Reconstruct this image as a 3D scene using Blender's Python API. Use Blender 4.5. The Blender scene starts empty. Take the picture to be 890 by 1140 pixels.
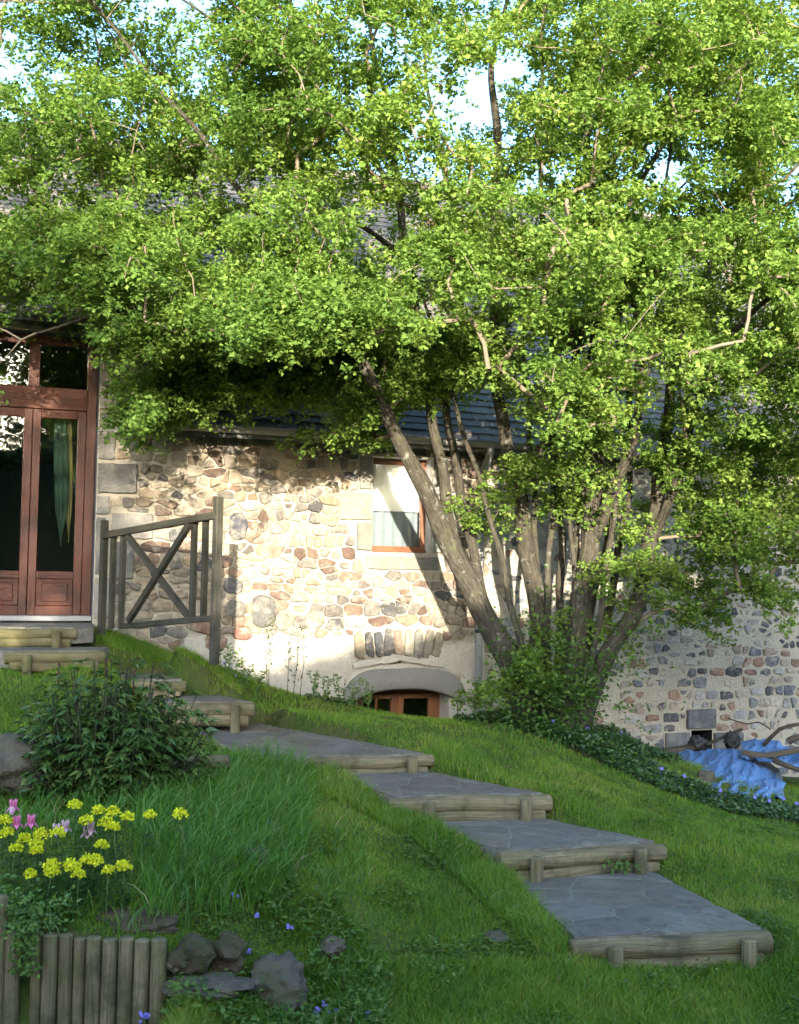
import bpy, math, random
import numpy as np
from mathutils import Vector, noise as mnoise
R = math.radians
random.seed(11)
rng = np.random.default_rng(7)
scene = bpy.context.scene
COL = scene.collection

# ------------------------------------------------------------------ camera model
FPX, CX, CY = 1300.0, 445.0, 570.0
PITCH, ROLL = math.atan(70 / 1300), R(1.0)
_F = np.array([0, math.cos(PITCH), math.sin(PITCH)])
_U0 = np.array([0, -math.sin(PITCH), math.cos(PITCH)])
_R0 = np.array([1.0, 0, 0])
_RT = _R0 * math.cos(ROLL) + _U0 * math.sin(ROLL)
_UP = _U0 * math.cos(ROLL) - _R0 * math.sin(ROLL)

def ray(px, py):
    return _F * FPX + _RT * (px - CX) - _UP * (py - CY)

def at(px, py, Y):                       # point of the photograph at distance Y
    d = ray(px, py)
    return d * (Y / d[1])

def at_z(px, py, z):                     # point of the photograph on a level plane
    d = ray(px, py)
    return d * (z / d[2])

def proj(P):                             # world -> photograph pixels
    P = np.asarray(P, float)
    w = P @ _F
    return CX + FPX * (P @ _RT) / w, CY - FPX * (P @ _UP) / w

# ------------------------------------------------------------------ house frame
TH = R(20)
DW = 11.56
ES = np.array([math.cos(TH), math.sin(TH), 0])
EN = np.array([math.sin(TH), -math.cos(TH), 0])      # out of the wall
FOOT = -EN * DW

def W(s, o, z):
    return FOOT + ES * s + EN * o + np.array([0, 0, z])

def wall_uv(px, py, o=0.0):              # photograph pixel -> (s, z) on the plane o in front of the wall
    d = ray(px, py)
    t = -(DW - o) / (d @ EN)
    P = d * t
    return (P - FOOT) @ ES, P[2]

# ------------------------------------------------------------------ terrain
ctrl = []
def g(px, py, d): ctrl.append(at(px, py, d))
for a in [(700,1105,5.75),(500,1130,5.35),(860,1120,5.8),(300,1135,5.2),(420,1090,5.6),
          (675,1072,6.02),(850,1060,6.2),(590,1035,6.35),(540,1000,6.6),(470,965,6.95),(430,930,7.3),(330,882,8.2),(260,848,9.0),
          (800,965,7.3),(885,1010,6.8),(885,945,8.1),(700,902,8.35),(620,868,8.9),(500,836,9.4),(400,806,9.9),(310,780,10.4),
          (250,738,9.9),(180,714,10.5),(255,752,10.9),
          (890,919,9.3),(800,897,9.6),(720,862,10.0),(630,828,10.5),(540,804,10.9),(430,797,11.2),(370,780,11.3),
          (600,806,11.1),(650,820,11.2),
          (30,765,9.7),(120,722,10.6),(20,800,8.7),
          (100,1005,5.35),(185,965,5.85),(250,935,6.3),(120,893,7.0),(10,885,7.0),(200,880,7.3),(30,1040,5.1),(160,1042,5.12),
          (270,1000,5.7),(330,960,6.3)]: g(*a)
for px, py in [(895,866),(800,855),(720,842),(620,822),(530,814),(420,806),(300,768),(210,738),(120,703)]:
    s, z = wall_uv(px, py); ctrl.append(W(s, 0, z))
for X, Y, z in [(-6,5,-1.3),(-6,8,-1.0),(-7,10.3,-.55),(7,6,-2.2),(8,10,-2.3),(10,13,-2.5),(0,2.5,-2.05),(4,2.5,-2.2),(-4,2.5,-1.8),(0,18,-1.8),(-6,16,-1.2),(9,19,-2.4)]:
    ctrl.append(np.array([X, Y, z]))
# steps: front-left px, front-right px (each with distance), back edge px, slab top
STEPS_PX = [
    ((640,1043,6.0),(850,1035,6.18),[(598,980),(712,976)]),
    ((560,946,7.1),(728,938,7.42),[(497,914),(603,911)]),
    ((440,886,7.9),(604,884,8.1),[(392,868),(480,865)]),
    ((345,842,8.7),(473,839,8.95),[(300,839),(240,826),(200,809),(290,806)]),
    ((168,782,9.9),(281,781,10.0),None),
]
STEPS = []
for fl, fr, bk in STEPS_PX:
    a, b = at(*fl), at(*fr)
    z = (a[2] + b[2]) / 2
    a[2] = b[2] = z
    back = [at_z(x, y, z) for x, y in bk] if bk else None
    STEPS.append([a, b, z, back])
a5, b5, z5, _ = STEPS[4]
STEPS[4][3] = [a5 + np.array([-.15, .45, 0]), b5 + np.array([-.35, .5, 0])]
# three upper treads climbing leftward to the door
L3 = at(105, 757, 10.1); R3_ = at(203, 756, 10.3); zz = (L3[2] + R3_[2]) / 2; L3[2] = R3_[2] = zz
STEPS.append([L3, R3_, zz, [L3 + np.array([-.9, .02, 0]), L3 + np.array([-.75, .5, 0]), R3_ + np.array([-.3, .5, 0])]])
L2 = at(6, 726, 9.75); R2_ = at(114, 723, 10.0); zz = (L2[2] + R2_[2]) / 2; L2[2] = R2_[2] = zz
STEPS.append([L2, R2_, zz, [L2 + np.array([-.55, .12, 0]), L2 + np.array([-.6, .55, 0]), R2_ + np.array([-.05, .42, 0])]])
L1 = at(-30, 699, 10.15); R1_ = at(83, 697.5, 10.32); zz = (L1[2] + R1_[2]) / 2; L1[2] = R1_[2] = zz
sr, _ = wall_uv(106, 690)
lw = W(sr - .02, .0, zz); ll = W(-.95, .0, zz)
STEPS.append([L1, R1_, zz, [L1 + np.array([-.6, -.05, 0]), ll, lw, R1_ + np.array([.12, .2, 0])]])
for i in range(4):
    a_, b__, z_, bk_ = STEPS[i]; an, bn = STEPS[i + 1][0], STEPS[i + 1][1]; u_ = bn - an
    bk_ += [np.array([*(an + u_ * f)[:2], z_]) + np.array([0, .02, 0]) for f in ((.05, .95) if i != 2 else (.12, .96))]
    pts_ = sorted(tuple(p[:2]) for p in [a_, b__] + bk_); hl = []
    for seq in (pts_, pts_[::-1]):
        L_ = []
        for p in seq:
            while len(L_) > 1 and (L_[-1][0] - L_[-2][0]) * (p[1] - L_[-2][1]) - (L_[-1][1] - L_[-2][1]) * (p[0] - L_[-2][0]) <= 0: L_.pop()
            L_.append(p)
        hl += L_[:-1]
    k0 = min(range(len(hl)), key=lambda k: abs(hl[k][0] - a_[0]) + abs(hl[k][1] - a_[1])); hl = hl[k0:] + hl[:k0]
    hl = [h for h in hl[1:] if abs(h[0] - b__[0]) + abs(h[1] - b__[1]) > 1e-6]
    STEPS[i][3] = [np.array([h[0], h[1], z_]) for h in hl[::-1]]
for i, (a, b, z, back) in enumerate(STEPS):
    if i == 5: ctrl.append(np.array([back[-1][0] + .05, back[-1][1] + .05, z + .06])); ctrl.append(np.array([back[0][0], back[0][1] + .5, z + .06]))
    if i < 4:
        an = STEPS[i + 1][0]
        for f in (.3, .55, .8): ctrl.append(np.array([a[0] + (an[0] - a[0]) * f - .10, a[1] + (an[1] - a[1]) * f, z + .005 + .05 * f]))
    if i < 5:
        ctrl.append(np.array([a[0] - .12, a[1] + .05, z - .05])); ctrl.append(np.array([b[0] + .14, b[1] + .03, z - .07]))
        m = back[-1]; ctrl.append(np.array([m[0] + .12, m[1], z + .03]))
        m = back[0]; ctrl.append(np.array([m[0] - .12, m[1], z + .0]))
ctrl.append(at(20, 744, 9.65)); ctrl.append(at(70, 745, 9.75)); ctrl.append(np.array([R2_[0] + .12, R2_[1], STEPS[6][2] - .16])); ctrl.append(np.array([R1_[0] + .25, R1_[1] + .1, STEPS[7][2] - .12]))
C = np.array(ctrl)
def _phi(r2):
    return np.where(r2 > 1e-12, .5 * r2 * np.log(np.maximum(r2, 1e-12)), 0)
n = len(C)
K = _phi(((C[:, None, :2] - C[None, :, :2]) ** 2).sum(-1)) + np.eye(n) * .03
Pm = np.c_[np.ones(n), C[:, :2]]
A = np.zeros((n + 3, n + 3)); A[:n, :n] = K; A[:n, n:] = Pm; A[n:, :n] = Pm.T
sol = np.linalg.solve(A, np.r_[C[:, 2], 0, 0, 0])

EDGE_R = at(189, 1046, 5.03)             # right end of the log edging
def poly_side(P, poly):                  # inside test, vectorised
    x, y = P[:, 0], P[:, 1]
    ins = np.zeros(len(P), bool)
    j = len(poly) - 1
    for i in range(len(poly)):
        xi, yi = poly[i][0], poly[i][1]; xj, yj = poly[j][0], poly[j][1]
        c = ((yi > y) != (yj > y)) & (x < (xj - xi) * (y - yi) / (yj - yi + 1e-12) + xi)
        ins ^= c; j = i
    return ins
def grow(poly, k):
    c = np.mean([p[:2] for p in poly], axis=0)
    return [c + (np.asarray(p[:2]) - c) * (1 + k / max(.05, np.linalg.norm(np.asarray(p[:2]) - c))) for p in poly]
SLABS = [([a, b] + list(reversed(back)), z) for a, b, z, back in STEPS]

def ground_z(X, Y):
    X = np.asarray(X, float).ravel(); Y = np.asarray(Y, float).ravel()
    out = np.empty(len(X))
    for i in range(0, len(X), 20000):
        x, y = X[i:i + 20000], Y[i:i + 20000]
        r2 = (x[:, None] - C[None, :, 0]) ** 2 + (y[:, None] - C[None, :, 1]) ** 2
        z = _phi(r2) @ sol[:n] + sol[n] + sol[n + 1] * x + sol[n + 2] * y
        dx = np.maximum(0, np.maximum(-6 - x, x - 8)); dy = np.maximum(0, np.maximum(3 - y, y - 15))
        k = np.exp(-(dx ** 2 + dy ** 2) / 8)
        z = np.clip(z, -2.6, .2) * k + (-1.95) * (1 - k)
        # the bed stands above the foot of the log edging
        drop = np.clip((5.06 - y) / .05, 0, 1) * np.clip((EDGE_R[0] + .06 - x) / .08, 0, 1)
        z = z * (1 - drop) + np.minimum(z, -2.05) * drop
        z += .012 * np.sin(x * 5.1 + 1.3 * np.sin(y * 4.2)) * np.cos(y * 4.7 + x) + .006 * np.sin(x * 13 + y * 9)
        out[i:i + 20000] = z
    P = np.c_[X, Y]
    for poly, sz in SLABS:
        m = poly_side(P, grow(poly, .04))
        out[m] = np.minimum(out[m], sz - .05)
    return out

def axis(parts):
    v = []
    for a, b, st in parts: v += list(np.arange(a, b, st))
    return np.array(sorted(set(np.round(v, 4))))
gx = axis([(-200,-40,40),(-40,-8,4),(-8,-4.4,.4),(-4.4,5.6,.07),(5.6,10,.4),(10,40,5),(40,201,40)])
gy = axis([(-200,-20,30),(-20,2,3),(2,4.4,.4),(4.4,12.2,.07),(12.2,15,.25),(15,30,5),(30,201,40)])
GXX, GYY = np.meshgrid(gx, gy)
GZ = ground_z(GXX, GYY).reshape(GXX.shape)
def gz(X, Y):                            # quick bilinear look-up
    X = np.asarray(X, float); Y = np.asarray(Y, float)
    i = np.clip(np.searchsorted(gx, X) - 1, 0, len(gx) - 2); j = np.clip(np.searchsorted(gy, Y) - 1, 0, len(gy) - 2)
    fx = (X - gx[i]) / (gx[i + 1] - gx[i]); fy = (Y - gy[j]) / (gy[j + 1] - gy[j])
    return (GZ[j, i] * (1 - fx) + GZ[j, i + 1] * fx) * (1 - fy) + (GZ[j + 1, i] * (1 - fx) + GZ[j + 1, i + 1] * fx) * fy
def on_ground(px, py):                   # where the photograph's pixel meets the ground
    d = ray(px, py); d = d / d[1]
    for Y in np.arange(4.6, 14, .02):
        P = d * Y
        if P[2] <= gz(P[0], P[1]): return P
    return d * 11

# ------------------------------------------------------------------ mesh helpers
def tag(o, label=None, cat=None, group=None, kind=None):
    if label: o['label'] = label
    if cat: o['category'] = cat
    if group: o['group'] = group
    if kind: o['kind'] = kind
    return o
ROOT = {}
def empty(name, loc, label, cat, group=None):
    o = bpy.data.objects.new(name, None); COL.objects.link(o)
    o.location = [float(v) for v in loc]; o.empty_display_size = .1
    ROOT[o.name] = np.array(loc, float)
    return tag(o, label, cat, group)
def link(name, me, parent=None):
    o = bpy.data.objects.new(name, me); COL.objects.link(o)
    base = np.zeros(3)
    if parent is not None:
        o.parent = parent
        base = ROOT.get(parent.name, np.zeros(3))
    ROOT[o.name] = base
    return o, base

class MB:
    def __init__(s): s.v, s.f, s.lc, s.t = [], [], [], []
    def add(s, vs, fs, lc=None, tint=(.5, .5, .5)):
        b = len(s.v)
        s.v += [tuple(map(float, p)) for p in vs]
        s.f += [tuple(b + i for i in f) for f in fs]
        s.lc += [tuple(map(float, p)) for p in (lc if lc is not None else vs)]
        s.t += [(tint[0], tint[1], tint[2], 1.0)] * len(vs)
    def box(s, c, ax, half, tint=(.5, .5, .5), bev=.0):
        ax = [np.asarray(a, float) / np.linalg.norm(a) for a in ax]
        c = np.asarray(c, float); off = np.array([random.random() * 9 for _ in range(3)])
        lx = int(np.argmax(half)); order = [lx, (lx + 1) % 3, (lx + 2) % 3]
        if bev <= 0:
            vs, lc = [], []
            for i in (-1, 1):
                for j in (-1, 1):
                    for k in (-1, 1):
                        q = np.array([i, j, k]) * half
                        vs.append(c + ax[0] * q[0] + ax[1] * q[1] + ax[2] * q[2]); lc.append(q[order] + off)
            s.add(vs, [(0,1,3,2),(4,6,7,5),(0,4,5,1),(2,3,7,6),(0,2,6,4),(1,5,7,3)], lc, tint); return
        vs, lc, idx = [], [], {}
        for i in (-1, 1):
            for j in (-1, 1):
                for k in (-1, 1):
                    for m in range(3):
                        q = np.array([i, j, k]) * (np.asarray(half) - bev); q[m] += [i, j, k][m] * bev
                        idx[(i, j, k, m)] = len(vs)
                        vs.append(c + ax[0] * q[0] + ax[1] * q[1] + ax[2] * q[2]); lc.append(q[order] + off)
        fs = []
        for m in range(3):
            a, b = [(1, 2), (2, 0), (0, 1)][m]
            for sg in (-1, 1):
                L = []
                for u, v in ((-1, -1), (1, -1), (1, 1), (-1, 1)):
                    q = [0, 0, 0]; q[m] = sg; q[a] = u; q[b] = v; L.append(idx[tuple(q) + (m,)])
                fs.append(tuple(L if sg > 0 else L[::-1]))
        for m in range(3):
            a, b = [(1, 2), (2, 0), (0, 1)][m]
            for u in (-1, 1):
                for v in (-1, 1):
                    q0 = [0, 0, 0]; q0[a] = u; q0[b] = v; q1 = list(q0); q0[m] = -1; q1[m] = 1
                    fs.append((idx[tuple(q0) + (a,)], idx[tuple(q1) + (a,)], idx[tuple(q1) + (b,)], idx[tuple(q0) + (b,)]))
        for i in (-1, 1):
            for j in (-1, 1):
                for k in (-1, 1): fs.append(tuple(idx[(i, j, k, m)] for m in range(3)))
        s.add(vs, fs, lc, tint)
    def bar(s, a, b, w, h, up=(0, 0, 1), bev=.003, tint=(.5, .5, .5)):
        a, b = np.asarray(a, float), np.asarray(b, float); d = b - a; L = np.linalg.norm(d); d /= L
        x = np.cross(d, up); x /= np.linalg.norm(x); y = np.cross(x, d)
        s.box((a + b) / 2, (d, x, y), (L / 2, w / 2, h / 2), tint, bev)
    def tube(s, path, rad, sides=8, cap=True, wob=0.0, tint=(.5, .5, .5), dome=0.0):
        path = [np.asarray(p, float) for p in path]
        if not hasattr(rad, '__len__'): rad = [rad] * len(path)
        off = np.array([random.random() * 20 for _ in range(3)])
        vs, lc, fs = [], [], []; ref = np.array([.31, .17, .93]); dist = 0
        prevx = None; ph = random.random() * 6
        for i, p in enumerate(path):
            d = path[min(i + 1, len(path) - 1)] - path[max(i - 1, 0)]; d = d / (np.linalg.norm(d) + 1e-9)
            x = prevx if prevx is not None else ref
            x = x - d * (x @ d)
            if np.linalg.norm(x) < 1e-3: x = np.cross(d, [1, .2, 0])
            x = x / np.linalg.norm(x); y = np.cross(d, x); prevx = x
            if i: dist += np.linalg.norm(p - path[i - 1])
            for k in range(sides):
                a = 2 * math.pi * k / sides
                r = rad[i] * (1 + wob * (math.sin(2 * a + ph + dist * 3) * .6 + .5 * math.sin(3 * a - ph * 2 + dist * 7) + .5 * math.sin(dist * 11 + ph)))
                vs.append(p + (x * math.cos(a) + y * math.sin(a)) * r)
                lc.append(np.array([dist, math.cos(a) * rad[i], math.sin(a) * rad[i]]) + off)
        m = len(path)
        for i in range(m - 1):
            for k in range(sides):
                fs.append((i * sides + k, i * sides + (k + 1) % sides, (i + 1) * sides + (k + 1) % sides, (i + 1) * sides + k))
        if cap:
            for e, i0, sg in ((0, 0, -1), (m - 1, (m - 1) * sides, 1)):
                d = path[e] - path[1 if e == 0 else m - 2]; d /= np.linalg.norm(d) + 1e-9
                r0 = len(vs)                                   # an inner ring rounds the arris
                for k in range(sides):
                    vs.append(path[e] + (np.asarray(vs[i0 + k]) - path[e]) * .82 + d * rad[e] * (.14 + dome)); lc.append(lc[i0 + k])
                c = len(vs); vs.append(path[e] + d * rad[e] * (.16 + dome * 2)); lc.append(np.array([0, 0, 0]) + off)
                for k in range(sides):
                    k2 = (k + 1) % sides
                    if sg < 0: fs += [(i0 + k2, i0 + k, r0 + k, r0 + k2), (r0 + k2, r0 + k, c)]
                    else: fs += [(i0 + k, i0 + k2, r0 + k2, r0 + k), (r0 + k, r0 + k2, c)]
        s.add(vs, fs, lc, tint)
    def build(s, name, mat, parent=None, smooth=True, auto=None):
        me = bpy.data.meshes.new(name)
        o, base = link(name, me, parent)
        v = np.array(s.v, float) - base
        me.from_pydata([tuple(p) for p in v], [], s.f)
        a = me.attributes.new('lc', 'FLOAT_VECTOR', 'POINT'); a.data.foreach_set('vector', np.array(s.lc, np.float32).ravel())
        a = me.attributes.new('tint', 'FLOAT_COLOR', 'POINT'); a.data.foreach_set('color', np.array(s.t, np.float32).ravel())
        me.materials.append(mat); me.update()
        if smooth: me.polygons.foreach_set('use_smooth', [True] * len(me.polygons))
        if smooth and auto: me.set_sharp_from_angle(angle=R(auto))
        return o

def np_mesh(name, V, faces, mat, rnd=None, parent=None, smooth=False, rgb=None):
    """V (n,3); faces: list of (m,k) index arrays."""
    me = bpy.data.meshes.new(name)
    o, base = link(name, me, parent)
    me.vertices.add(len(V)); me.vertices.foreach_set('co', (V - base).astype(np.float32).ravel())
    nl = sum(f.size for f in faces); nf = sum(len(f) for f in faces)
    me.loops.add(nl); me.polygons.add(nf)
    me.loops.foreach_set('vertex_index', np.concatenate([f.ravel() for f in faces]).astype(np.int32))
    st, c = [], 0
    for f in faces:
        st.append(c + np.arange(len(f)) * f.shape[1]); c += f.size
    me.polygons.foreach_set('loop_start', np.concatenate(st).astype(np.int32))
    if rnd is not None:
        a = me.attributes.new('rnd', 'FLOAT', 'POINT'); a.data.foreach_set('value', rnd.astype(np.float32))
    me.materials.append(mat); me.update(calc_edges=True)
    me.polygons.foreach_set('use_smooth', np.full(nf, smooth))
    return o

def unit(v): return v / (np.linalg.norm(v, axis=-1, keepdims=True) + 1e-9)

def leaf_arrays(c, d, nrm, L, Wd, fold=.25, rnd=None, curl=.15):
    """six-vertex pointed leaves, folded along the midrib and curled at the tip"""
    N = len(c); L = np.broadcast_to(L, (N,))[:, None]; Wd = np.broadcast_to(Wd, (N,))[:, None]
    d = unit(d); nrm = unit(nrm - d * (nrm * d).sum(1, keepdims=True)); x = np.cross(d, nrm)
    v = np.stack([c, c + d * L * .42 + x * Wd * .5 + nrm * Wd * fold, c + d * L * .45,
                  c + d * L * .42 - x * Wd * .5 + nrm * Wd * fold, c + d * L - nrm * L * curl], 1)
    b = (np.arange(N) * 5)[:, None]
    f = np.concatenate([b + np.array([[0, 1, 2]]), b + np.array([[1, 4, 2]]), b + np.array([[0, 2, 3]]), b + np.array([[2, 4, 3]])])
    r = np.repeat(rng.random(N) if rnd is None else rnd, 5)
    return v.reshape(-1, 3), f, r
def leaf_quads(c, d, nrm, L, Wd, fold=.2, rnd=None):
    N = len(c); L = np.broadcast_to(L, (N,))[:, None]; Wd = np.broadcast_to(Wd, (N,))[:, None]
    d = unit(d); nrm = unit(nrm - d * (nrm * d).sum(1, keepdims=True)); x = np.cross(d, nrm)
    v = np.stack([c, c + d * L * .55 + x * Wd * .5 + nrm * Wd * fold, c + d * L, c + d * L * .55 - x * Wd * .5 + nrm * Wd * fold], 1)
    b = (np.arange(N) * 4)[:, None]
    f = np.concatenate([b + np.array([[0, 1, 2]]), b + np.array([[0, 2, 3]])])
    return v.reshape(-1, 3), f, np.repeat(rng.random(N) if rnd is None else rnd, 4)
def blades(c, lean, h, w, rnd=None, seg=2, droop=.5):
    N = len(c); h = h[:, None]; w = np.broadcast_to(w, (N,))[:, None]
    a = rng.random(N) * 6.283; x = np.c_[np.cos(a), np.sin(a), np.zeros(N)]
    up = np.array([[0, 0, 1.0]])
    rows = []
    for k in range(seg):
        t = k / seg
        p = c + up * h * (t - droop * .35 * t * t) + lean * h * t * t
        ww = w * (1 - .45 * t)
        rows += [p - x * ww / 2, p + x * ww / 2]
    rows.append(c + up * h * (1 - droop * .35) + lean * h)
    v = np.stack(rows, 1); m = 2 * seg + 1
    b = (np.arange(N) * m)[:, None]
    fs = []
    if seg > 1:
        fs.append(np.concatenate([b + np.array([[2 * k, 2 * k + 1, 2 * k + 3, 2 * k + 2]]) for k in range(seg - 1)]))
    fs.append(b + np.array([[2 * seg - 2, 2 * seg - 1, 2 * seg]]))
    return v.reshape(-1, 3), fs, np.repeat(rng.random(N) if rnd is None else rnd, m)
def merge(parts):
    V, T, Rn, c = [], [], [], 0
    for v, f, r in parts:
        V.append(v); T.append(f + c); Rn.append(r); c += len(v)
    return np.concatenate(V), np.concatenate(T), np.concatenate(Rn)

# ------------------------------------------------------------------ materials
class M:
    def __init__(s, name, rough=.85, spec=.3):
        s.m = bpy.data.materials.new(name); s.m.use_nodes = True
        s.t = s.m.node_tree; s.b = s.t.nodes['Principled BSDF']; s.out = s.t.nodes['Material Output']
        s.b.inputs['Roughness'].default_value = rough; s.b.inputs['Specular IOR Level'].default_value = spec
    def n(s, typ, **kw):
        nd = s.t.nodes.new(typ)
        for k, v in kw.items():
            if k in nd.inputs: nd.inputs[k].default_value = v
            else: setattr(nd, k, v)
        return nd
    def l(s, a, b): s.t.links.new(a, b)
    def noise(s, vec, scale, detail=5, rough=.6, dist=0):
        nd = s.n('ShaderNodeTexNoise', Scale=scale, Detail=detail, Roughness=rough, Distortion=dist)
        if vec: s.l(vec, nd.inputs['Vector'])
        return nd.outputs['Fac']
    def pos(s): return s.n('ShaderNodeNewGeometry').outputs['Position']
    def attr(s, name, out): return s.n('ShaderNodeAttribute', attribute_name=name).outputs[out]
    def scale(s, vec, v):
        nd = s.n('ShaderNodeMapping'); nd.inputs['Scale'].default_value = v; s.l(vec, nd.inputs['Vector']); return nd.outputs['Vector']
    def ramp(s, fac, stops):
        nd = s.n('ShaderNodeValToRGB'); e = nd.color_ramp.elements
        while len(e) < len(stops): e.new(.5)
        for k, (p, c) in enumerate(stops):
            e[k].position = p; e[k].color = (*c, 1) if hasattr(c, '__len__') else (c, c, c, 1)
        s.l(fac, nd.inputs['Fac']); return nd.outputs['Color']
    def mix(s, fac, a, b, mode='MIX'):
        nd = s.n('ShaderNodeMix', data_type='RGBA', blend_type=mode)
        for sock, v in ((nd.inputs[0], fac), (nd.inputs[6], a), (nd.inputs[7], b)):
            if isinstance(v, bpy.types.NodeSocket): s.l(v, sock)
            elif hasattr(v, '__len__'): sock.default_value = (*v, 1)
            else: sock.default_value = v
        return nd.outputs[2]
    def color(s, c):
        if isinstance(c, bpy.types.NodeSocket): s.l(c, s.b.inputs['Base Color'])
        else: s.b.inputs['Base Color'].default_value = (*c, 1)
        return s
    def bump(s, h, strength=.5, dist=.01):
        nd = s.n('ShaderNodeBump', Strength=strength, Distance=dist); s.l(h, nd.inputs['Height']); s.l(nd.outputs['Normal'], s.b.inputs['Normal'])
    def translucent(s, col, fac):
        tr = s.n('ShaderNodeBsdfTranslucent'); mx = s.n('ShaderNodeMixShader'); mx.inputs[0].default_value = fac
        if isinstance(col, bpy.types.NodeSocket): s.l(col, tr.inputs['Color'])
        else: tr.inputs['Color'].default_value = (*col, 1)
        s.l(s.b.outputs[0], mx.inputs[1]); s.l(tr.outputs[0], mx.inputs[2]); s.l(mx.outputs[0], s.out.inputs['Surface'])

def wood(name, a, b, moss=None, rough=.8, grain=1.0, gloss=.25, mossy=.5):
    m = M(name, rough, gloss); lc = m.attr('lc', 'Vector')
    g1 = m.noise(m.scale(lc, (2.5, 70 * grain, 70 * grain)), 1.6, 7, .7)
    g2 = m.noise(m.scale(lc, (.6, 5, 5)), 1.5, 4, .6)
    c = m.mix(m.ramp(g1, [(.35, 0), (.66, 1)]), a, b)
    c = m.mix(m.ramp(g2, [(.35, 0), (.7, .55)]), c, tuple(x * .55 for x in a))
    if moss:
        g3 = m.noise(m.pos(), 7, 5, .65)
        c = m.mix(m.ramp(g3, [(.45, 0), (.68, mossy)]), c, moss)
    c = m.mix(m.ramp(m.noise(m.pos(), 3.5, 6, .7), [(.48, 0), (.62, .6)]), c, tuple(x * .4 for x in a))
    c = m.mix(m.ramp(g1, [(.33, .85), (.40, 0)]), c, tuple(x * .25 for x in a))
    m.color(c); m.bump(g1, 1.0, .010)
    return m.m

def leafmat(name, stops, trans=.35, rough=.45, spec=.35, tcol=None):
    m = M(name, rough, spec); r = m.attr('rnd', 'Fac')
    c = m.ramp(r, stops); m.color(c)
    t = m.mix(1.0, c, tcol or (1.3, 1.25, .55), 'MULTIPLY')
    m.translucent(t, trans)
    return m.m

MAT = {}
# ground under the grass
m = M('soil_and_thatch', .95, .1); p = m.pos()
c = m.mix(m.ramp(m.noise(p, 3, 6), [(.4, 0), (.62, 1)]), (.045, .075, .014), (.085, .085, .03))
c = m.mix(m.ramp(m.noise(p, 40, 4), [(.5, 0), (.75, .7)]), c, (.05, .032, .018))
m.color(c); m.bump(m.noise(p, 60, 6), .8, .02); MAT['ground'] = m.m
# mortar and rubble
def mortar(name, a, b, dark):
    m = M(name, .95, .1); p = m.pos()
    c = m.mix(m.noise(p, 5, 6), a, b)
    c = m.mix(m.ramp(m.noise(p, 30, 5), [(.52, 0), (.72, .6)]), c, dark)
    c = m.mix(m.ramp(m.noise(p, 1.7, 6, .7), [(.5, 0), (.75, .45)]), c, dark)
    m.color(c); m.bump(m.noise(p, 40, 9, .75), 1.0, .03); return m.m
MAT['mortar'] = mortar('lime_mortar', (.52, .465, .37), (.41, .365, .29), (.25, .205, .15))
MAT['joint'] = mortar('paving_joint', (.27, .248, .20), (.19, .175, .14), (.08, .08, .055))
MAT['render'] = mortar('old_lime_render', (.60, .54, .44), (.46, .42, .35), (.36, .31, .24))
m = M('rubble_stone', .9, .2); p = m.pos(); t = m.attr('tint', 'Color')
c = m.mix(m.ramp(m.noise(p, 16, 6, .65), [(.3, 0), (.7, 1)]), m.mix(1.0, t, (.62, .6, .6), 'MULTIPLY'), m.mix(1.0, t, (1.25, 1.2, 1.15), 'MULTIPLY'))
c = m.mix(m.ramp(m.noise(p, 7, 7, .75), [(.50, 0), (.66, .8)]), c, (.44, .39, .30))
c = m.mix(m.ramp(m.noise(p, 55, 4, .7), [(.56, 0), (.74, .5)]), c, (.10, .085, .065))
m.color(c); m.bump(m.noise(p, 26, 9, .75), 1.0, .04); MAT['stone'] = m.m
m = M('dressed_stone', .88, .2); p = m.pos(); t = m.attr('tint', 'Color')
c = m.mix(m.ramp(m.noise(p, 12, 7, .65), [(.3, 0), (.7, 1)]), m.mix(1.0, t, (.7, .7, .7), 'MULTIPLY'), m.mix(1.0, t, (1.15, 1.13, 1.1), 'MULTIPLY'))
c = m.mix(m.ramp(m.noise(p, 4, 7, .75), [(.46, 0), (.7, .6)]), c, (.33, .30, .25))
m.color(c); m.bump(m.noise(p, 45, 9, .75), .9, .02); MAT['dressed'] = m.m
m = M('cement', .9, .2); p = m.pos()
m.color(m.mix(m.noise(p, 14, 6), (.135, .128, .115), (.20, .19, .17))); m.bump(m.noise(p, 120, 5), .5, .004); MAT['cement'] = m.m
m = M('roof_slate', .95, .08); p = m.pos(); t = m.attr('tint', 'Color')
c = m.mix(m.ramp(m.noise(p, 8, 6), [(.35, 0), (.7, .6)]), t, (.18, .165, .14)); m.color(c); m.bump(m.noise(p, 40, 6), .4, .006); MAT['slate'] = m.m
# crazy paving
m = M('crazy_paving', .8, .2); p = m.pos()
wob = m.noise(p, 6, 3)
cmb = m.n('ShaderNodeVectorMath', operation='MULTIPLY_ADD'); m.l(p, cmb.inputs[0]); cmb.inputs[1].default_value = (1, 1, .2)
nz = m.n('ShaderNodeTexNoise', Scale=7.0, Detail=4.0); m.l(p, nz.inputs['Vector'])
sc = m.n('ShaderNodeVectorMath', operation='SCALE'); sc.inputs['Scale'].default_value = .09; m.l(nz.outputs['Color'], sc.inputs[0]); m.l(sc.outputs[0], cmb.inputs[2])
v1 = m.n('ShaderNodeTexVoronoi', feature='DISTANCE_TO_EDGE', Scale=3.1); m.l(cmb.outputs[0], v1.inputs['Vector'])
v2 = m.n('ShaderNodeTexVoronoi', feature='F1', Scale=3.1); m.l(cmb.outputs[0], v2.inputs['Vector'])
tone = m.mix(m.noise(p, 5, 7, .7), (.105, .09, .068), (.17, .148, .115))
hs = m.n('ShaderNodeSeparateColor'); m.l(v2.outputs['Color'], hs.inputs[0])
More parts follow.
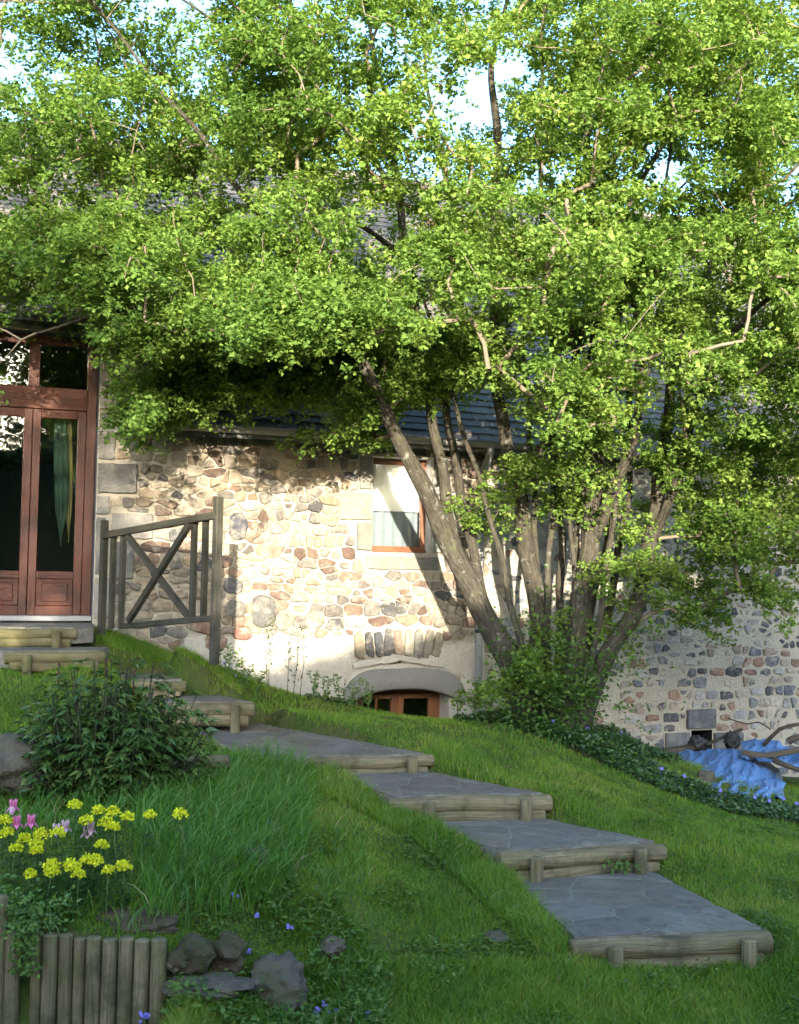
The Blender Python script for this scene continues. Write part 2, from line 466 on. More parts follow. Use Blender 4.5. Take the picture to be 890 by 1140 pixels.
tone = m.mix(m.ramp(hs.outputs[0], [(0, 0), (1, .45)]), tone, (.165, .155, .14))
tone = m.mix(m.ramp(m.noise(p, 11, 7, .75), [(.48, 0), (.66, .75)]), tone, (.075, .075, .055))
tone = m.mix(m.ramp(m.noise(p, 3.1, 7, .75), [(.5, 0), (.68, .6)]), tone, (.23, .21, .17))
brk = m.mix(1.0, m.ramp(v1.outputs['Distance'], [(.006, .8), (.024, 0)]), m.ramp(m.noise(p, 4.5, 4), [(.44, 0), (.6, 1)]), 'MULTIPLY')
m.color(m.mix(1.0, tone, m.attr('tint', 'Color'), 'MULTIPLY'))
m.bump(m.noise(p, 14, 9, .75), .9, .025); MAT['paving'] = m.m
MAT['log'] = wood('weathered_log', (.105, .082, .04), (.28, .225, .125), (.11, .115, .035))
MAT['log_end'] = MAT['log']
MAT['mosslog'] = wood('mossy_log', (.11, .088, .042), (.24, .195, .095), (.13, .13, .035), mossy=.8)
MAT['edging'] = wood('grey_edging_log', (.12, .095, .045), (.25, .205, .115), (.085, .10, .025), mossy=.7)
MAT['fence'] = wood('grey_fence_timber', (.036, .032, .023), (.08, .072, .052), (.045, .05, .022))
MAT['paint'] = wood('mahogany_joinery', (.062, .017, .007), (.105, .029, .011), None, .45, .8, .4)
MAT['oak'] = wood('varnished_window_wood', (.17, .06, .022), (.25, .095, .036), None, .45, .8, .4)
m = M('bark', .92, .15); lc = m.attr('lc', 'Vector'); p = m.pos()
b1 = m.noise(m.scale(lc, (5, 22, 22)), 2.2, 7, .7, .4)
c = m.ramp(b1, [(.3, (.022, .018, .013)), (.55, (.066, .058, .043)), (.75, (.13, .118, .092))])
c = m.mix(m.ramp(m.noise(p, 5, 6, .7), [(.55, 0), (.7, .55)]), c, (.11, .12, .06))
c = m.mix(m.ramp(m.noise(p, 13, 5, .7), [(.58, 0), (.68, .7)]), c, (.26, .26, .22))
m.color(c); m.bump(b1, 1.0, .03); MAT['bark'] = m.m
m = M('twig_bark', .9, .2); m.color(m.mix(m.noise(m.pos(), 9, 4), (.10, .075, .05), (.2, .165, .12))); MAT['twig'] = m.m
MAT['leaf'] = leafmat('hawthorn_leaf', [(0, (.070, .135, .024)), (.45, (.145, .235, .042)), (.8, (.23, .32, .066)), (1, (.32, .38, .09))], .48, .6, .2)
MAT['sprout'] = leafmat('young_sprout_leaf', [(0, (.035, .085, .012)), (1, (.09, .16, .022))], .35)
MAT['grass'] = leafmat('mown_grass', [(0, (.070, .155, .013)), (.6, (.135, .24, .02)), (.93, (.21, .275, .03)), (1, (.26, .23, .085))], .35, .5, .3)
MAT['tallgrass'] = leafmat('tall_grass', [(0, (.042, .12, .014)), (.7, (.09, .205, .024)), (.95, (.16, .25, .035)), (1, (.34, .28, .15))], .35, .4, .35)
MAT['peony'] = leafmat('peony_leaf', [(0, (.03, .068, .014)), (.7, (.07, .13, .028)), (1, (.13, .175, .045))], .25, .38, .5)
MAT['periwinkle'] = leafmat('periwinkle_leaf', [(0, (.020, .052, .013)), (.7, (.040, .088, .018)), (1, (.085, .14, .03))], .22, .35, .45)
MAT['weed'] = leafmat('weed_leaf', [(0, (.04, .09, .014)), (1, (.11, .18, .026))], .3)
MAT['euphorbia'] = leafmat('euphorbia_leaf', [(0, (.03, .07, .02)), (1, (.06, .115, .03))], .25)
MAT['yellow'] = leafmat('yellow_bract', [(0, (.42, .47, .012)), (.5, (.60, .60, .02)), (1, (.74, .72, .035))], .3, .6, .2, (1.1, 1.05, .5))
MAT['hedge'] = leafmat('hedge_leaf', [(0, (.02, .045, .012)), (1, (.05, .09, .02))], .2)
def flat(name, c, rough=.7, spec=.3, metal=0):
    m = M(name, rough, spec); m.color(c); m.b.inputs['Metallic'].default_value = metal; return m.m
MAT['hedgecore'] = flat('hedge_interior', (.02, .03, .012), .95, .1)
MAT['pink'] = flat('pink_petal', (.50, .12, .24), .6); MAT['palepink'] = flat('pale_petal', (.42, .27, .30), .6)
MAT['blue'] = flat('blue_petal', (.17, .23, .5), .6); MAT['violet'] = flat('violet_petal', (.15, .13, .42), .6)
MAT['bushstem'] = flat('bush_stem', (.03, .035, .016), .8); MAT['redstem'] = flat('red_stem', (.06, .022, .018), .7); MAT['stem'] = flat('green_stem', (.07, .13, .03), .6)
MAT['seed'] = flat('dark_seed_pod', (.05, .055, .02), .7)
MAT['zinc'] = flat('pale_zinc', (.24, .235, .22), .6, .3)
MAT['white'] = flat('white_fitting', (.78, .78, .76), .5)
MAT['iron_and_hole'] = flat('iron_and_hole_black', (.025, .024, .024), .6)
MAT['blind'] = flat('white_blind', (.82, .8, .76), .9, .1)
MAT['room'] = flat('room_wall', (.06, .052, .045), .95, .1)
m = M('net_curtain', .9, .1); m.color(m.mix(m.noise(m.scale(m.attr('lc', 'Vector'), (60, 60, 12)), 6, 3), (.16, .18, .2), (.34, .37, .4))); MAT['net'] = m.m
m = M('green_drape', .5, .4); m.color(m.mix(m.noise(m.pos(), 20, 4), (.06, .13, .085), (.12, .21, .145))); m.translucent((.12, .22, .15), .3); MAT['drape'] = m.m
m = M('straw_drape', .8, .2); m.color(m.mix(m.noise(m.pos(), 20, 4), (.28, .24, .10), (.38, .33, .16))); MAT['straw'] = m.m
m = M('dark_slate', .8, .3); m.color(m.mix(m.noise(m.pos(), 9, 5), (.055, .065, .085), (.09, .10, .12))); m.bump(m.noise(m.pos(), 60, 5), .4, .005); MAT['darkslate'] = m.m
# glass: clear pane with a mirror share
def glass(name, refl=1.0, tint=(.9, .95, .93)):
    m = M(name); t = m.t
    tr = m.n('ShaderNodeBsdfTransparent'); tr.inputs['Color'].default_value = (*tint, 1)
    gl = m.n('ShaderNodeBsdfGlossy'); gl.inputs['Roughness'].default_value = .015
    fr = m.n('ShaderNodeFresnel', IOR=2.5); mx = m.n('ShaderNodeMixShader')
    nb = m.n('ShaderNodeBump', Strength=.06, Distance=.02); m.l(m.noise(m.pos(), 2.5, 2), nb.inputs['Height']); m.l(nb.outputs[0], gl.inputs['Normal'])
    m.l(fr.outputs[0], mx.inputs[0]); m.l(tr.outputs[0], mx.inputs[1]); m.l(gl.outputs[0], mx.inputs[2]); m.l(mx.outputs[0], m.out.inputs['Surface'])
    return m.m
MAT['glass'] = glass('window_glass')
m = M('blue_tarpaulin', .42, .5); p = m.pos()
c = m.mix(m.noise(p, 8, 5), (.045, .125, .29), (.085, .19, .38)); c = m.mix(m.ramp(m.noise(p, 22, 5), [(.6, 0), (.72, .6)]), c, (.13, .16, .18)); m.color(c)
m.bump(m.noise(p, 26, 5, .6), .5, .03); MAT['tarp'] = m.m
m = M('field_rock', .92, .2); p = m.pos()
c = m.mix(m.ramp(m.noise(p, 10, 7, .65), [(.35, 0), (.68, 1)]), (.065, .055, .04), (.165, .14, .10))
c = m.mix(m.ramp(m.noise(p, 5, 5, .7), [(.5, 0), (.64, .75)]), c, (.06, .065, .025)); m.color(c); m.bump(m.noise(p, 30, 8, .7), 1, .025); MAT['rock'] = m.m
m = M('brown_rock', .92, .2); p = m.pos()
c = m.mix(m.ramp(m.noise(p, 10, 7, .65), [(.35, 0), (.68, 1)]), (.05, .036, .024), (.12, .085, .055))
c = m.mix(m.ramp(m.noise(p, 6, 5, .7), [(.45, 0), (.62, .8)]), c, (.045, .055, .018)); m.color(c); m.bump(m.noise(p, 30, 8, .7), 1, .025); MAT['brownrock'] = m.m
MAT['deadwood'] = wood('dead_wood', (.06, .045, .03), (.15, .12, .085))

# ------------------------------------------------------------------ world, sun, camera
SUN_AZ = np.array([.070, -.9976]); SUN_EL = R(10)
wd = bpy.data.worlds.new('World'); scene.world = wd; wd.use_nodes = True
nt = wd.node_tree; bg = nt.nodes['Background']
sky = nt.nodes.new('ShaderNodeTexSky'); sky.sky_type = 'NISHITA'; sky.sun_disc = False
sky.sun_elevation = SUN_EL; sky.sun_rotation = math.atan2(SUN_AZ[0], SUN_AZ[1])
sky.air_density = 1.0; sky.dust_density = 3.0; sky.ozone_density = 3.5
nt.links.new(sky.outputs[0], bg.inputs['Color']); bg.inputs['Strength'].default_value = .15
sl = bpy.data.lights.new('sun', 'SUN'); sl.energy = 2.0; sl.angle = R(.53); sl.color = (1, .9, .74)
so = bpy.data.objects.new('sun', sl); COL.objects.link(so)
sd = Vector((SUN_AZ[0] * math.cos(SUN_EL), SUN_AZ[1] * math.cos(SUN_EL), math.sin(SUN_EL)))
so.rotation_euler = sd.to_track_quat('Z', 'Y').to_euler(); so.location = sd * 60
cam = bpy.data.cameras.new('camera'); co = bpy.data.objects.new('camera', cam); COL.objects.link(co); scene.camera = co
cam.sensor_fit = 'VERTICAL'; cam.sensor_height = 36; cam.lens = FPX / 1140 * 36; cam.clip_end = 1000; cam.clip_start = .05
from mathutils import Matrix
co.matrix_world = Matrix((( _RT[0], _UP[0], -_F[0], 0), (_RT[1], _UP[1], -_F[1], 0), (_RT[2], _UP[2], -_F[2], 0), (0, 0, 0, 1)))
vs = scene.view_settings; vs.view_transform = 'Standard'; vs.look = 'None'; vs.gamma = 1; vs.exposure = 3.28
scene.cycles.max_bounces = 6; scene.cycles.transparent_max_bounces = 12

# ------------------------------------------------------------------ ground
nx, ny = len(gx), len(gy)
V = np.c_[GXX.ravel(), GYY.ravel(), GZ.ravel()]
ii, jj = np.meshgrid(np.arange(nx - 1), np.arange(ny - 1)); b = (jj * nx + ii).ravel()
o = np_mesh('ground', V, [np.c_[b, b + 1, b + nx + 1, b + nx]], MAT['ground'], smooth=True)
tag(o, 'sloping garden ground under the mown lawn, falling to the right', 'ground', kind='structure')

# ------------------------------------------------------------------ the house
EAVE = wall_uv(350, 457)[1]
door_r, door_t = wall_uv(107, 560)[0], wall_uv(60, 370)[1]
THR = wall_uv(60, 688)[1]
door_l = 2 * wall_uv(33.5, 560, -.2)[0] - (door_r - .005) - .005
HIGH = wall_uv(100, 335)[1]              # eave of the taller left end
cheek = wall_uv(152, 400)[0]
win = (*wall_uv(416, 508), *wall_uv(479, 616))      # s0, z1, s1, z0
bas = (wall_uv(391, 780)[0], wall_uv(510, 780)[0], wall_uv(450, 764)[1], wall_uv(450, 810)[1])
SMAX, SMIN = 11.6, -2.2
house = empty('stone_house', W(4, 0, -1.6), 'rubble stone house with slate roof, wooden french door and basement window, behind the tree', 'house')

def in_rect(s, z, r, pad=0): return r[0] - pad < s < r[1] + pad and r[2] - pad < z < r[3] + pad
dressed = []        # (s0,s1,z0,z1,tint)
GREY = (.17, .163, .15); GREY2 = (.24, .225, .20); BEIGE = (.40, .36, .29)
def px_block(x0, y0, x1, y1, t):
    s0, z1 = wall_uv(x0, y0); s1, z0 = wall_uv(x1, y1)
    s1 = wall_uv(x1, y0)[0]; z0 = wall_uv(x0, y1)[1]
    if x0 == 109: s1 += door_r - s0; s0 = door_r
    dressed.append((s0, s1, z0, z1, t))
for blk in [(109,458,129,512,GREY),(109,514,155,549,GREY),(109,551,125,573,GREY2),(109,575,122,640,GREY),(124,570,172,600,GREY2),(124,602,150,645,GREY),(109,642,128,690,GREY2),
            (109,372,150,398,GREY2),(109,400,132,430,GREY),(109,432,148,456,GREY2),
            (405,481,475,506,(.20,.185,.155)),(400,507,415,545,(.235,.22,.19)),(378,547,415,579,(.25,.225,.175)),(397,581,415,613,(.225,.21,.175)),
            (407,618,489,634,(.215,.20,.165)),(480,508,499,546,(.3,.29,.26)),(480,548,515,580,(.33,.3,.26)),(480,582,500,616,(.3,.29,.26)),
            (764,789,797,812,(.11,.115,.125)),(740,815,769,838,(.12,.125,.135)),(794,815,828,838,(.11,.115,.12))]: px_block(*blk)
vent = (wall_uv(770, 813)[0], wall_uv(793, 813)[0], wall_uv(780, 850)[1], wall_uv(780, 813)[1])
holes = [(door_l, door_r, -1.4, door_t), (win[0], win[2], win[3], win[1]), (bas[0], bas[1], bas[3] - .4, bas[2]), (vent[0], vent[1], vent[2] - .2, vent[3])]

# wall face as a fine grid with the openings left out, then reveals
def wall_face():
    sx = set(np.round(np.arange(SMIN, SMAX + .01, .09), 4)); zx = set(np.round(np.arange(-3.0, HIGH, .09), 4))
    for h in holes: sx |= {h[0], h[1]}; zx |= {h[2], h[3]}
    sx |= {cheek}; zx |= {EAVE, HIGH}
    sx = np.array(sorted(sx)); zx = np.array(sorted(zx))
    mb = MB(); idx = {}
    vs_, fs_ = [], []
    def vid(i, j):
        if (i, j) not in idx:
            s, z = sx[i], zx[j]
            edge = any(abs(s - h[0]) < .03 or abs(s - h[1]) < .03 or abs(z - h[2]) < .03 or abs(z - h[3]) < .03 for h in holes)
            o = 0 if edge else .010 * mnoise.noise((s * 3, z * 3, 1)) + .006 * mnoise.noise((s * 9, z * 9, 4))
            idx[(i, j)] = len(vs_); vs_.append(W(s, o, z))
        return idx[(i, j)]
    for i in range(len(sx) - 1):
        for j in range(len(zx) - 1):
            s, z = (sx[i] + sx[i + 1]) / 2, (zx[j] + zx[j + 1]) / 2
            if any(in_rect(s, z, h) for h in holes): continue
            if z > EAVE and s > cheek: continue
            fs_.append((vid(i, j), vid(i + 1, j), vid(i + 1, j + 1), vid(i, j + 1)))
    mb.add(vs_, fs_)
    # shell: sides and back, so that the rooms stay dark
    B = -8.0
    def quad(*p): mb.add(p, [(0, 1, 2, 3)])
    quad(W(SMAX, 0, -3), W(SMAX, B, -3), W(SMAX, B, EAVE), W(SMAX, 0, EAVE)); quad(W(SMIN, 0, -3), W(SMIN, B, -3), W(SMIN, B, HIGH), W(SMIN, 0, HIGH))
    quad(W(SMIN, B, -3), W(SMAX, B, -3), W(SMAX, B, EAVE), W(SMIN, B, EAVE))
    for sg in (SMIN, SMAX): mb.add([W(sg, 0, EAVE), W(sg, B, EAVE), W(sg, -4.0, EAVE + 3.95)], [(0, 1, 2)])
    return mb
wall_o = wall_face().build('wall', MAT['mortar'], house)

def reveal(h, depth, mat, arch=False):
    mb = MB(); s0, s1, z0, z1 = h
    for a, b_ in (((s0, z0), (s0, z1)), ((s1, z1), (s1, z0)), ((s0, z1), (s1, z1)), ((s1, z0), (s0, z0))):
        mb.add([W(a[0], 0, a[1]), W(b_[0], 0, b_[1]), W(b_[0], -depth, b_[1]), W(a[0], -depth, a[1])], [(0, 1, 2, 3)])
    return mb.build('reveal', mat, house, smooth=False)
reveal(holes[0], .45, MAT['darkslate']); reveal(holes[1], .4, MAT['dressed']); reveal(holes[2], .5, MAT['cement']); reveal(holes[3], .5, MAT['iron_and_hole'])
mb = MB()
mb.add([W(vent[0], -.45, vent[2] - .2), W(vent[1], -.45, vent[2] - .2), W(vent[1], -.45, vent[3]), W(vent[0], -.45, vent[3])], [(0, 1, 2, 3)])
mb.build('vent_back', MAT['iron_and_hole'], house)  # near-black sides and back put the hole's shade into the colour

# dressed blocks, each a little irregular and proud
for s0, s1, z0, z1, t in dressed:
    k = 1 + random.uniform(-.12, .12); mb = MB()
    w_, h_ = s1 - s0 - .018, z1 - z0 - .018; cs_, cz_ = (s0 + s1) / 2, (z0 + z1) / 2; out = []
    for (xa, za), (xb, zb_) in (((-1, -1), (1, -1)), ((1, -1), (1, 1)), ((1, 1), (-1, 1)), ((-1, 1), (-1, -1))):
        for q in range(6):
            u_ = (q + .12) / 6.2; out.append(((xa + (xb - xa) * u_) * w_ / 2 + random.uniform(-.006, .004), (za + (zb_ - za) * u_) * h_ / 2 + random.uniform(-.006, .004)))
    pr = .026 + random.uniform(0, .014); V_, F_ = [], []; m_ = len(out)
    for sc_, o__ in ((1, -.03), (1, pr * .7), (.955, pr), (.6, pr + .002)):
        for x, z in out: V_.append(W(cs_ + x * (sc_ if w_ > h_ else sc_), o__ + (random.uniform(-.002, .002) if o__ > 0 else 0), cz_ + z * sc_))
    V_.append(W(cs_, pr + .002, cz_))
    for r_ in range(3):
        for q in range(m_): F_.append((r_ * m_ + q, r_ * m_ + (q + 1) % m_, (r_ + 1) * m_ + (q + 1) % m_, (r_ + 1) * m_ + q))
    for q in range(m_): F_.append((3 * m_ + q, 3 * m_ + (q + 1) % m_, 4 * m_))
    mb.add(V_, F_, None, tuple(c * k for c in t))
    mb.build('quoin', MAT['dressed'], house, auto=35)

# rubble: every stone its own rounded lump in one wall mesh
PAL_L = [((.33,.265,.185),3),((.25,.175,.13),1.8),((.42,.36,.27),3.4),((.17,.12,.095),1.5),((.19,.175,.155),1.8),((.11,.11,.11),.6),((.31,.27,.215),2.8)]
PAL_R = [((.15,.165,.19),2.6),((.27,.28,.29),2.4),((.30,.20,.15),1.6),((.46,.42,.35),3.4),((.40,.33,.28),1.6),((.10,.105,.115),1.3),((.42,.42,.41),1.6)]
def pick(pal):
    r = random.random() * sum(w for _, w in pal)
    for c, w in pal:
        r -= w
        if r <= 0: break
    k = random.uniform(.75, 1.2); return tuple(min(.6, x * k) for x in c)
def render_top(s):                       # upper edge of the render skirt, wavy
    return wall_uv(300, 708)[1] + .05 * mnoise.noise((s * 2.5, 0, 3)) + .03 * mnoise.noise((s * 9, 5, 3)) - .03 * (s - 3)
RS0, RS1 = wall_uv(205, 720)[0], wall_uv(538, 760)[0]
ARCH_C = (bas[0] + bas[1]) / 2
avoid = [h for h in holes] + [(a, b_, c, d) for a, b_, c, d, _ in dressed]
VOUS = (wall_uv(394, 730)[0], wall_uv(492, 730)[0], wall_uv(440, 733)[1], wall_uv(440, 699)[1])
avoid.append(VOUS)
smb = MB()
def stone(s, z, w, h, tint, proud, rot=0, npt=11, sq=0):
    ring = []
    e = random.uniform(.55, .85)
    pw = random.uniform(2.4, 3.6) + sq
    for k in range(npt):
        a = 2 * math.pi * (k + random.uniform(-.25, .25)) / npt
        ca, sa = math.cos(a), math.sin(a)
        rr = (abs(ca) ** pw + abs(sa) ** pw) ** (-1 / pw) * random.uniform(.86, 1.04)
        x, y = w / 2 * ca * rr, h / 2 * sa * rr
        ring.append((x * math.cos(rot) - y * math.sin(rot), x * math.sin(rot) + y * math.cos(rot)))
    tl, tz = random.uniform(-.25, .25) * proud / max(w, .05), random.uniform(-.25, .25) * proud / max(h, .05)
    V_, F_ = [], []
    for sc_, o_ in ((1.0, -.015), (.985, proud * .45), (.90, proud * .85), (.62, proud * 1.0)):
        for x, y in ring:
            q = o_ + (x * tl + y * tz if o_ > 0 else 0) + (random.uniform(-.003, .003) if o_ > 0 else 0)
            V_.append(W(s + x * sc_, q, z + y * sc_))
    c = len(V_); V_.append(W(s, proud * random.uniform(.9, 1.08), z))
    for r_ in range(3):
        for k in range(npt):
            k2 = (k + 1) % npt
            F_.append((r_ * npt + k, r_ * npt + k2, (r_ + 1) * npt + k2, (r_ + 1) * npt + k))
    for k in range(npt): F_.append((3 * npt + k, 3 * npt + (k + 1) % npt, c))
    smb.add(V_, F_, None, tint)
def clip(poly, nx_, nz_, c):               # keep the side where n.p <= c
    out = []
    for i in range(len(poly)):
        p, q = poly[i], poly[(i + 1) % len(poly)]
        dp, dq = p[0] * nx_ + p[1] * nz_ - c, q[0] * nx_ + q[1] * nz_ - c
        if dp <= 0: out.append(p)
        if dp * dq < 0:
            t = dp / (dp - dq); out.append((p[0] + (q[0] - p[0]) * t, p[1] + (q[1] - p[1]) * t))
    return out
sites, zrow = [], -2.75
while zrow < HIGH:
    hrow = random.choice([.06, .08, .10, .12, .16])
    s = SMIN + .05 + random.uniform(0, .3)
    while s < SMAX:
        w = min(.42, max(.06, random.lognormvariate(math.log(.135), .55)))
        zj = zrow + hrow / 2 + .05 * mnoise.noise((s * 1.3, zrow * 2, 0)) + random.uniform(-.02, .02)
        if random.random() < .14 and hrow > .12:
            sites.append((s + w / 2, zj - hrow * .25)); sites.append((s + w * random.uniform(.3, .7), zj + hrow * .25))
        else: sites.append((s + w / 2, zj))
        s += w
    zrow += hrow
SA = np.array(sites); KX = .62                       # stones lie longer than they are high
for i, (sx_, sz_) in enumerate(sites):
    right = sx_ > 5.2 + .3 * mnoise.noise((0, sz_ * 3, 0))
    top_ = (EAVE if sx_ > cheek else HIGH)
    if sz_ > top_ or any(in_rect(sx_, sz_, r, .005) for r in avoid): continue
    if RS0 < sx_ < RS1 and sz_ < render_top(sx_): continue
    if right and random.random() < .16: continue
    d2 = ((SA[:, 0] - sx_) * KX) ** 2 + (SA[:, 1] - sz_) ** 2
    nb = np.argpartition(d2, 16)[:16]
    gap = random.uniform(.006, .018) if not right else random.choice([random.uniform(.012, .03), random.uniform(.025, .05)])
    poly = [(sx_ - .26, sz_ - .16), (sx_ + .26, sz_ - .16), (sx_ + .26, sz_ + .16), (sx_ - .26, sz_ + .16)]
    for k in nb:
        ex, ez = (SA[k, 0] - sx_) * KX * KX, SA[k, 1] - sz_
        mx_, mz_ = (SA[k, 0] + sx_) / 2, (SA[k, 1] + sz_) / 2
        L_ = math.hypot(ex, ez)
        if L_ < 1e-4: continue
        ex, ez = ex / L_, ez / L_
        poly = clip(poly, ex, ez, ex * mx_ + ez * mz_ - gap / 2)
        if len(poly) < 3: break
    if len(poly) < 3: continue
    for r in avoid:
        if r[0] - .3 < sx_ < r[1] + .3 and r[2] - .3 < sz_ < r[3] + .3:
            g_ = .008
            cand = [(sx_ - r[1], (-1, 0, -(r[1] + g_))), (r[0] - sx_, (1, 0, r[0] - g_)), (sz_ - r[3], (0, -1, -(r[3] + g_))), (r[2] - sz_, (0, 1, r[2] - g_))]
            best = max(cand)[1]; poly = clip(poly, *best)
    poly = clip(poly, 0, 1, top_ - .01) if poly else poly
    if RS0 < sx_ < RS1 and poly: poly = clip(poly, 0, -1, -(render_top(sx_) + .005))
    if len(poly) < 3: continue
    P2 = np.array(poly); cen = P2.mean(0); ext = P2.max(0) - P2.min(0)
    if ext[0] < .035 or ext[1] < .03: continue
    # cut the corners, roughen the outline
    rc = []
    for k in range(len(P2)):
        p, q = P2[k], P2[(k + 1) % len(P2)]
        if np.linalg.norm(q - p) < .012: rc.append((p + q) / 2); continue
        u_ = random.uniform(.06, .26); rc.append(p + (q - p) * u_)
        if np.linalg.norm(q - p) > .12: rc.append((p + q) / 2 + np.array([random.uniform(-.008, .008), random.uniform(-.008, .008)]))
        rc.append(q + (p - q) * random.uniform(.06, .26))
    rc = [p + np.array([random.uniform(-.007, .007), random.uniform(-.006, .006)]) for p in rc]
    if random.random() < (.12 if not right else .3):
        k_ = random.uniform(.6, .85); rc = [cen + (p - cen) * k_ for p in rc]
    proud = random.uniform(.012, .042) if not right else random.uniform(.006, .02)
    tint = pick(PAL_R if right else PAL_L); npt = len(rc)
    tl, tz = random.uniform(-.3, .3) * proud / max(ext[0], .05), random.uniform(-.3, .3) * proud / max(ext[1], .05)
    V_, F_ = [], []
    for sc_, o__ in ((1.0, -.015), (.99, proud * .5), (.93, proud * .9), (.7, proud * 1.02)):
        for p in rc:
            x, y = p - cen
            q = o__ + ((x * tl + y * tz) + random.uniform(-.005, .005) if o__ > 0 else 0)
            V_.append(W(cen[0] + x * sc_, q, cen[1] + y * sc_))
    c = len(V_); V_.append(W(cen[0], proud * random.uniform(.95, 1.08), cen[1]))
    for r_ in range(3):
        for k in range(npt):
            k2 = (k + 1) % npt
            F_.append((r_ * npt + k, r_ * npt + k2, (r_ + 1) * npt + k2, (r_ + 1) * npt + k))
    for k in range(npt): F_.append((3 * npt + k, 3 * npt + (k + 1) % npt, c))
    smb.add(V_, F_, None, tint)
# larger boulders low in the wall by the fence
for px_, py_, w_, h_, t_ in [(265,586,22,30,(.1,.105,.12)),(259,652,22,18,(.13,.13,.13)),(293,680,30,38,(.15,.15,.14)),(262,678,24,20,(.19,.18,.16)),(270,705,22,16,(.27,.13,.1)),(228,695,34,22,(.28,.17,.12)),(315,690,20,24,(.26,.25,.2)),(350,690,26,22,(.3,.26,.2)),(240,715,26,22,(.25,.15,.11))]:
    s_, z_ = wall_uv(px_, py_); stone(s_, z_, w_ / 108, h_ / 108, t_, .05, random.uniform(-.2, .2), 13)
# relieving arch over the basement light
nv = 9
for k in range(nv):
    u = (k + .5) / nv; s_ = VOUS[0] + u * (VOUS[1] - VOUS[0])
    t_ = [(.30,.25,.18),(.095,.095,.097),(.082,.086,.095),(.11,.11,.11),(.26,.2,.15),(.30,.28,.22),(.22,.22,.19),(.27,.25,.2),(.3,.27,.2)][k]
    stone(s_, (VOUS[2] + VOUS[3]) / 2 - .03 * (2 * u - 1) ** 2, (VOUS[1] - VOUS[0]) / nv * random.uniform(.88, 1.08), (VOUS[3] - VOUS[2]) * random.uniform(.85, 1.12), t_, .045, -.35 * (u - .5) + random.uniform(-.06, .06), 13, 4)
smb.build('rubble', MAT['stone'], house, auto=40)

# render skirt low down, swelling into the arch
mb = MB(); vs_, fs_ = [], []
ns = 70; nz_ = 14
for i in range(ns + 1):
    s = RS0 + (RS1 - RS0) * i / ns; zt = render_top(s)
    for j in range(nz_ + 1):
        z = -2.4 + (zt + 2.4) * j / nz_
        o_ = .034 + .012 * mnoise.noise((s * 4, z * 4, 7)) if j < nz_ else -.01
        vs_.append((s, o_, z))
keep = lambda s, z: not in_rect(s, z, (bas[0] - .01, bas[1] + .01, -3, bas[2] + .07)) and not in_rect(s, z, VOUS, .0)
for i in range(ns):
    for j in range(nz_):
        q = [i * (nz_ + 1) + j, (i + 1) * (nz_ + 1) + j, (i + 1) * (nz_ + 1) + j + 1, i * (nz_ + 1) + j + 1]
        if keep(np.mean([vs_[k][0] for k in q]), np.mean([vs_[k][2] for k in q])): fs_.append(tuple(q))
mb.add([W(*v) for v in vs_], fs_); mb.build('render_skirt', MAT['render'], house)
# cement arch lintel: a curved band with a projecting hood
mb = MB(); na = 24; sA, sB = wall_uv(381, 760)[0], wall_uv(516, 760)[0]
zlow, zarch = wall_uv(450, 786)[1], wall_uv(450, 767)[1]; ztop = wall_uv(450, 742)[1]; zend = wall_uv(450, 766)[1]
vs_, fs_ = [], []
for i in range(na + 1):
    u = i / na; s = sA + (sB - sA) * u; k = 1 - abs(2 * u - 1) ** 2.6
    zi = zlow + (zarch - zlow) * k; zo = zend + (ztop - zend) * (1 - abs(2 * u - 1) ** 5)
    for (o_, z) in ((-.42, zi), (.055, zi), (.075, zi + .02), (.07, (zi + zo) / 2), (.05, zo - .02), (-.02, zo)): vs_.append(W(s, o_, z))
for i in range(na):
    for j in range(5): fs_.append((i * 6 + j, (i + 1) * 6 + j, (i + 1) * 6 + j + 1, i * 6 + j + 1))
mb.add(vs_, fs_); mb.build('arch_lintel', MAT['cement'], house, auto=50)
# broken mortar ledge on the lintel
mb = MB()
for k in range(9):
    u = k / 8; px_ = 400 + 85 * u; s_, z_ = wall_uv(px_, 739 - 7 * (1 - abs(2 * u - 1)))
    mb.box(W(s_, .03, z_), (ES + np.array([0, 0, .16 * (1 if u < .5 else -1)]), EN, (-.16 * (1 if u < .5 else -1), 0, 1)), (.09, .045, .018 + .02 * random.random()), BEIGE, .008)
mb.build('ledge', MAT['render'], house, auto=40)

# ---- french door
dO = -.2
def wbox(mb, s0, s1, z0, z1, o0, o1, bev=.004):
    mb.box(W((s0 + s1) / 2, (o0 + o1) / 2, (z0 + z1) / 2), (ES, EN, (0, 0, 1)), (abs(s1 - s0) / 2, abs(o1 - o0) / 2, abs(z1 - z0) / 2), (.5, .5, .5), bev)
def wpane(s0, s1, z0, z1, o_, mat, parent, name='pane'):
    mb = MB(); mb.add([W(s0, o_, z0), W(s1, o_, z0), W(s1, o_, z1), W(s0, o_, z1)], [(0, 1, 2, 3)]); return mb.build(name, mat, parent, smooth=False)
dz = lambda y: wall_uv(60, y, dO)[1]
ds = lambda x: wall_uv(x, 560, dO)[0]
midS = ds(33.5); rS = door_r - .005; lS = 2 * midS - rS
zb, zrail, ztr0, ztr1, ztop_ = THR + .02, dz(636), dz(456), dz(432), door_t - .002
mb = MB()
wbox(mb, rS - .09, rS, zb, ztop_, dO - .06, dO + .03); wbox(mb, lS, lS + .09, zb, ztop_, dO - .06, dO + .03)
wbox(mb, lS + .09, rS - .09, ztop_ - .09, ztop_, dO - .06, dO + .03); wbox(mb, lS + .09, rS - .09, ztr0, ztr1, dO - .06, dO + .035)
wbox(mb, midS - .05, midS + .05, ztr1, ztop_ - .09, dO - .06, dO + .03)
door_frame = mb.build('door_frame', MAT['paint'], house, auto=40)
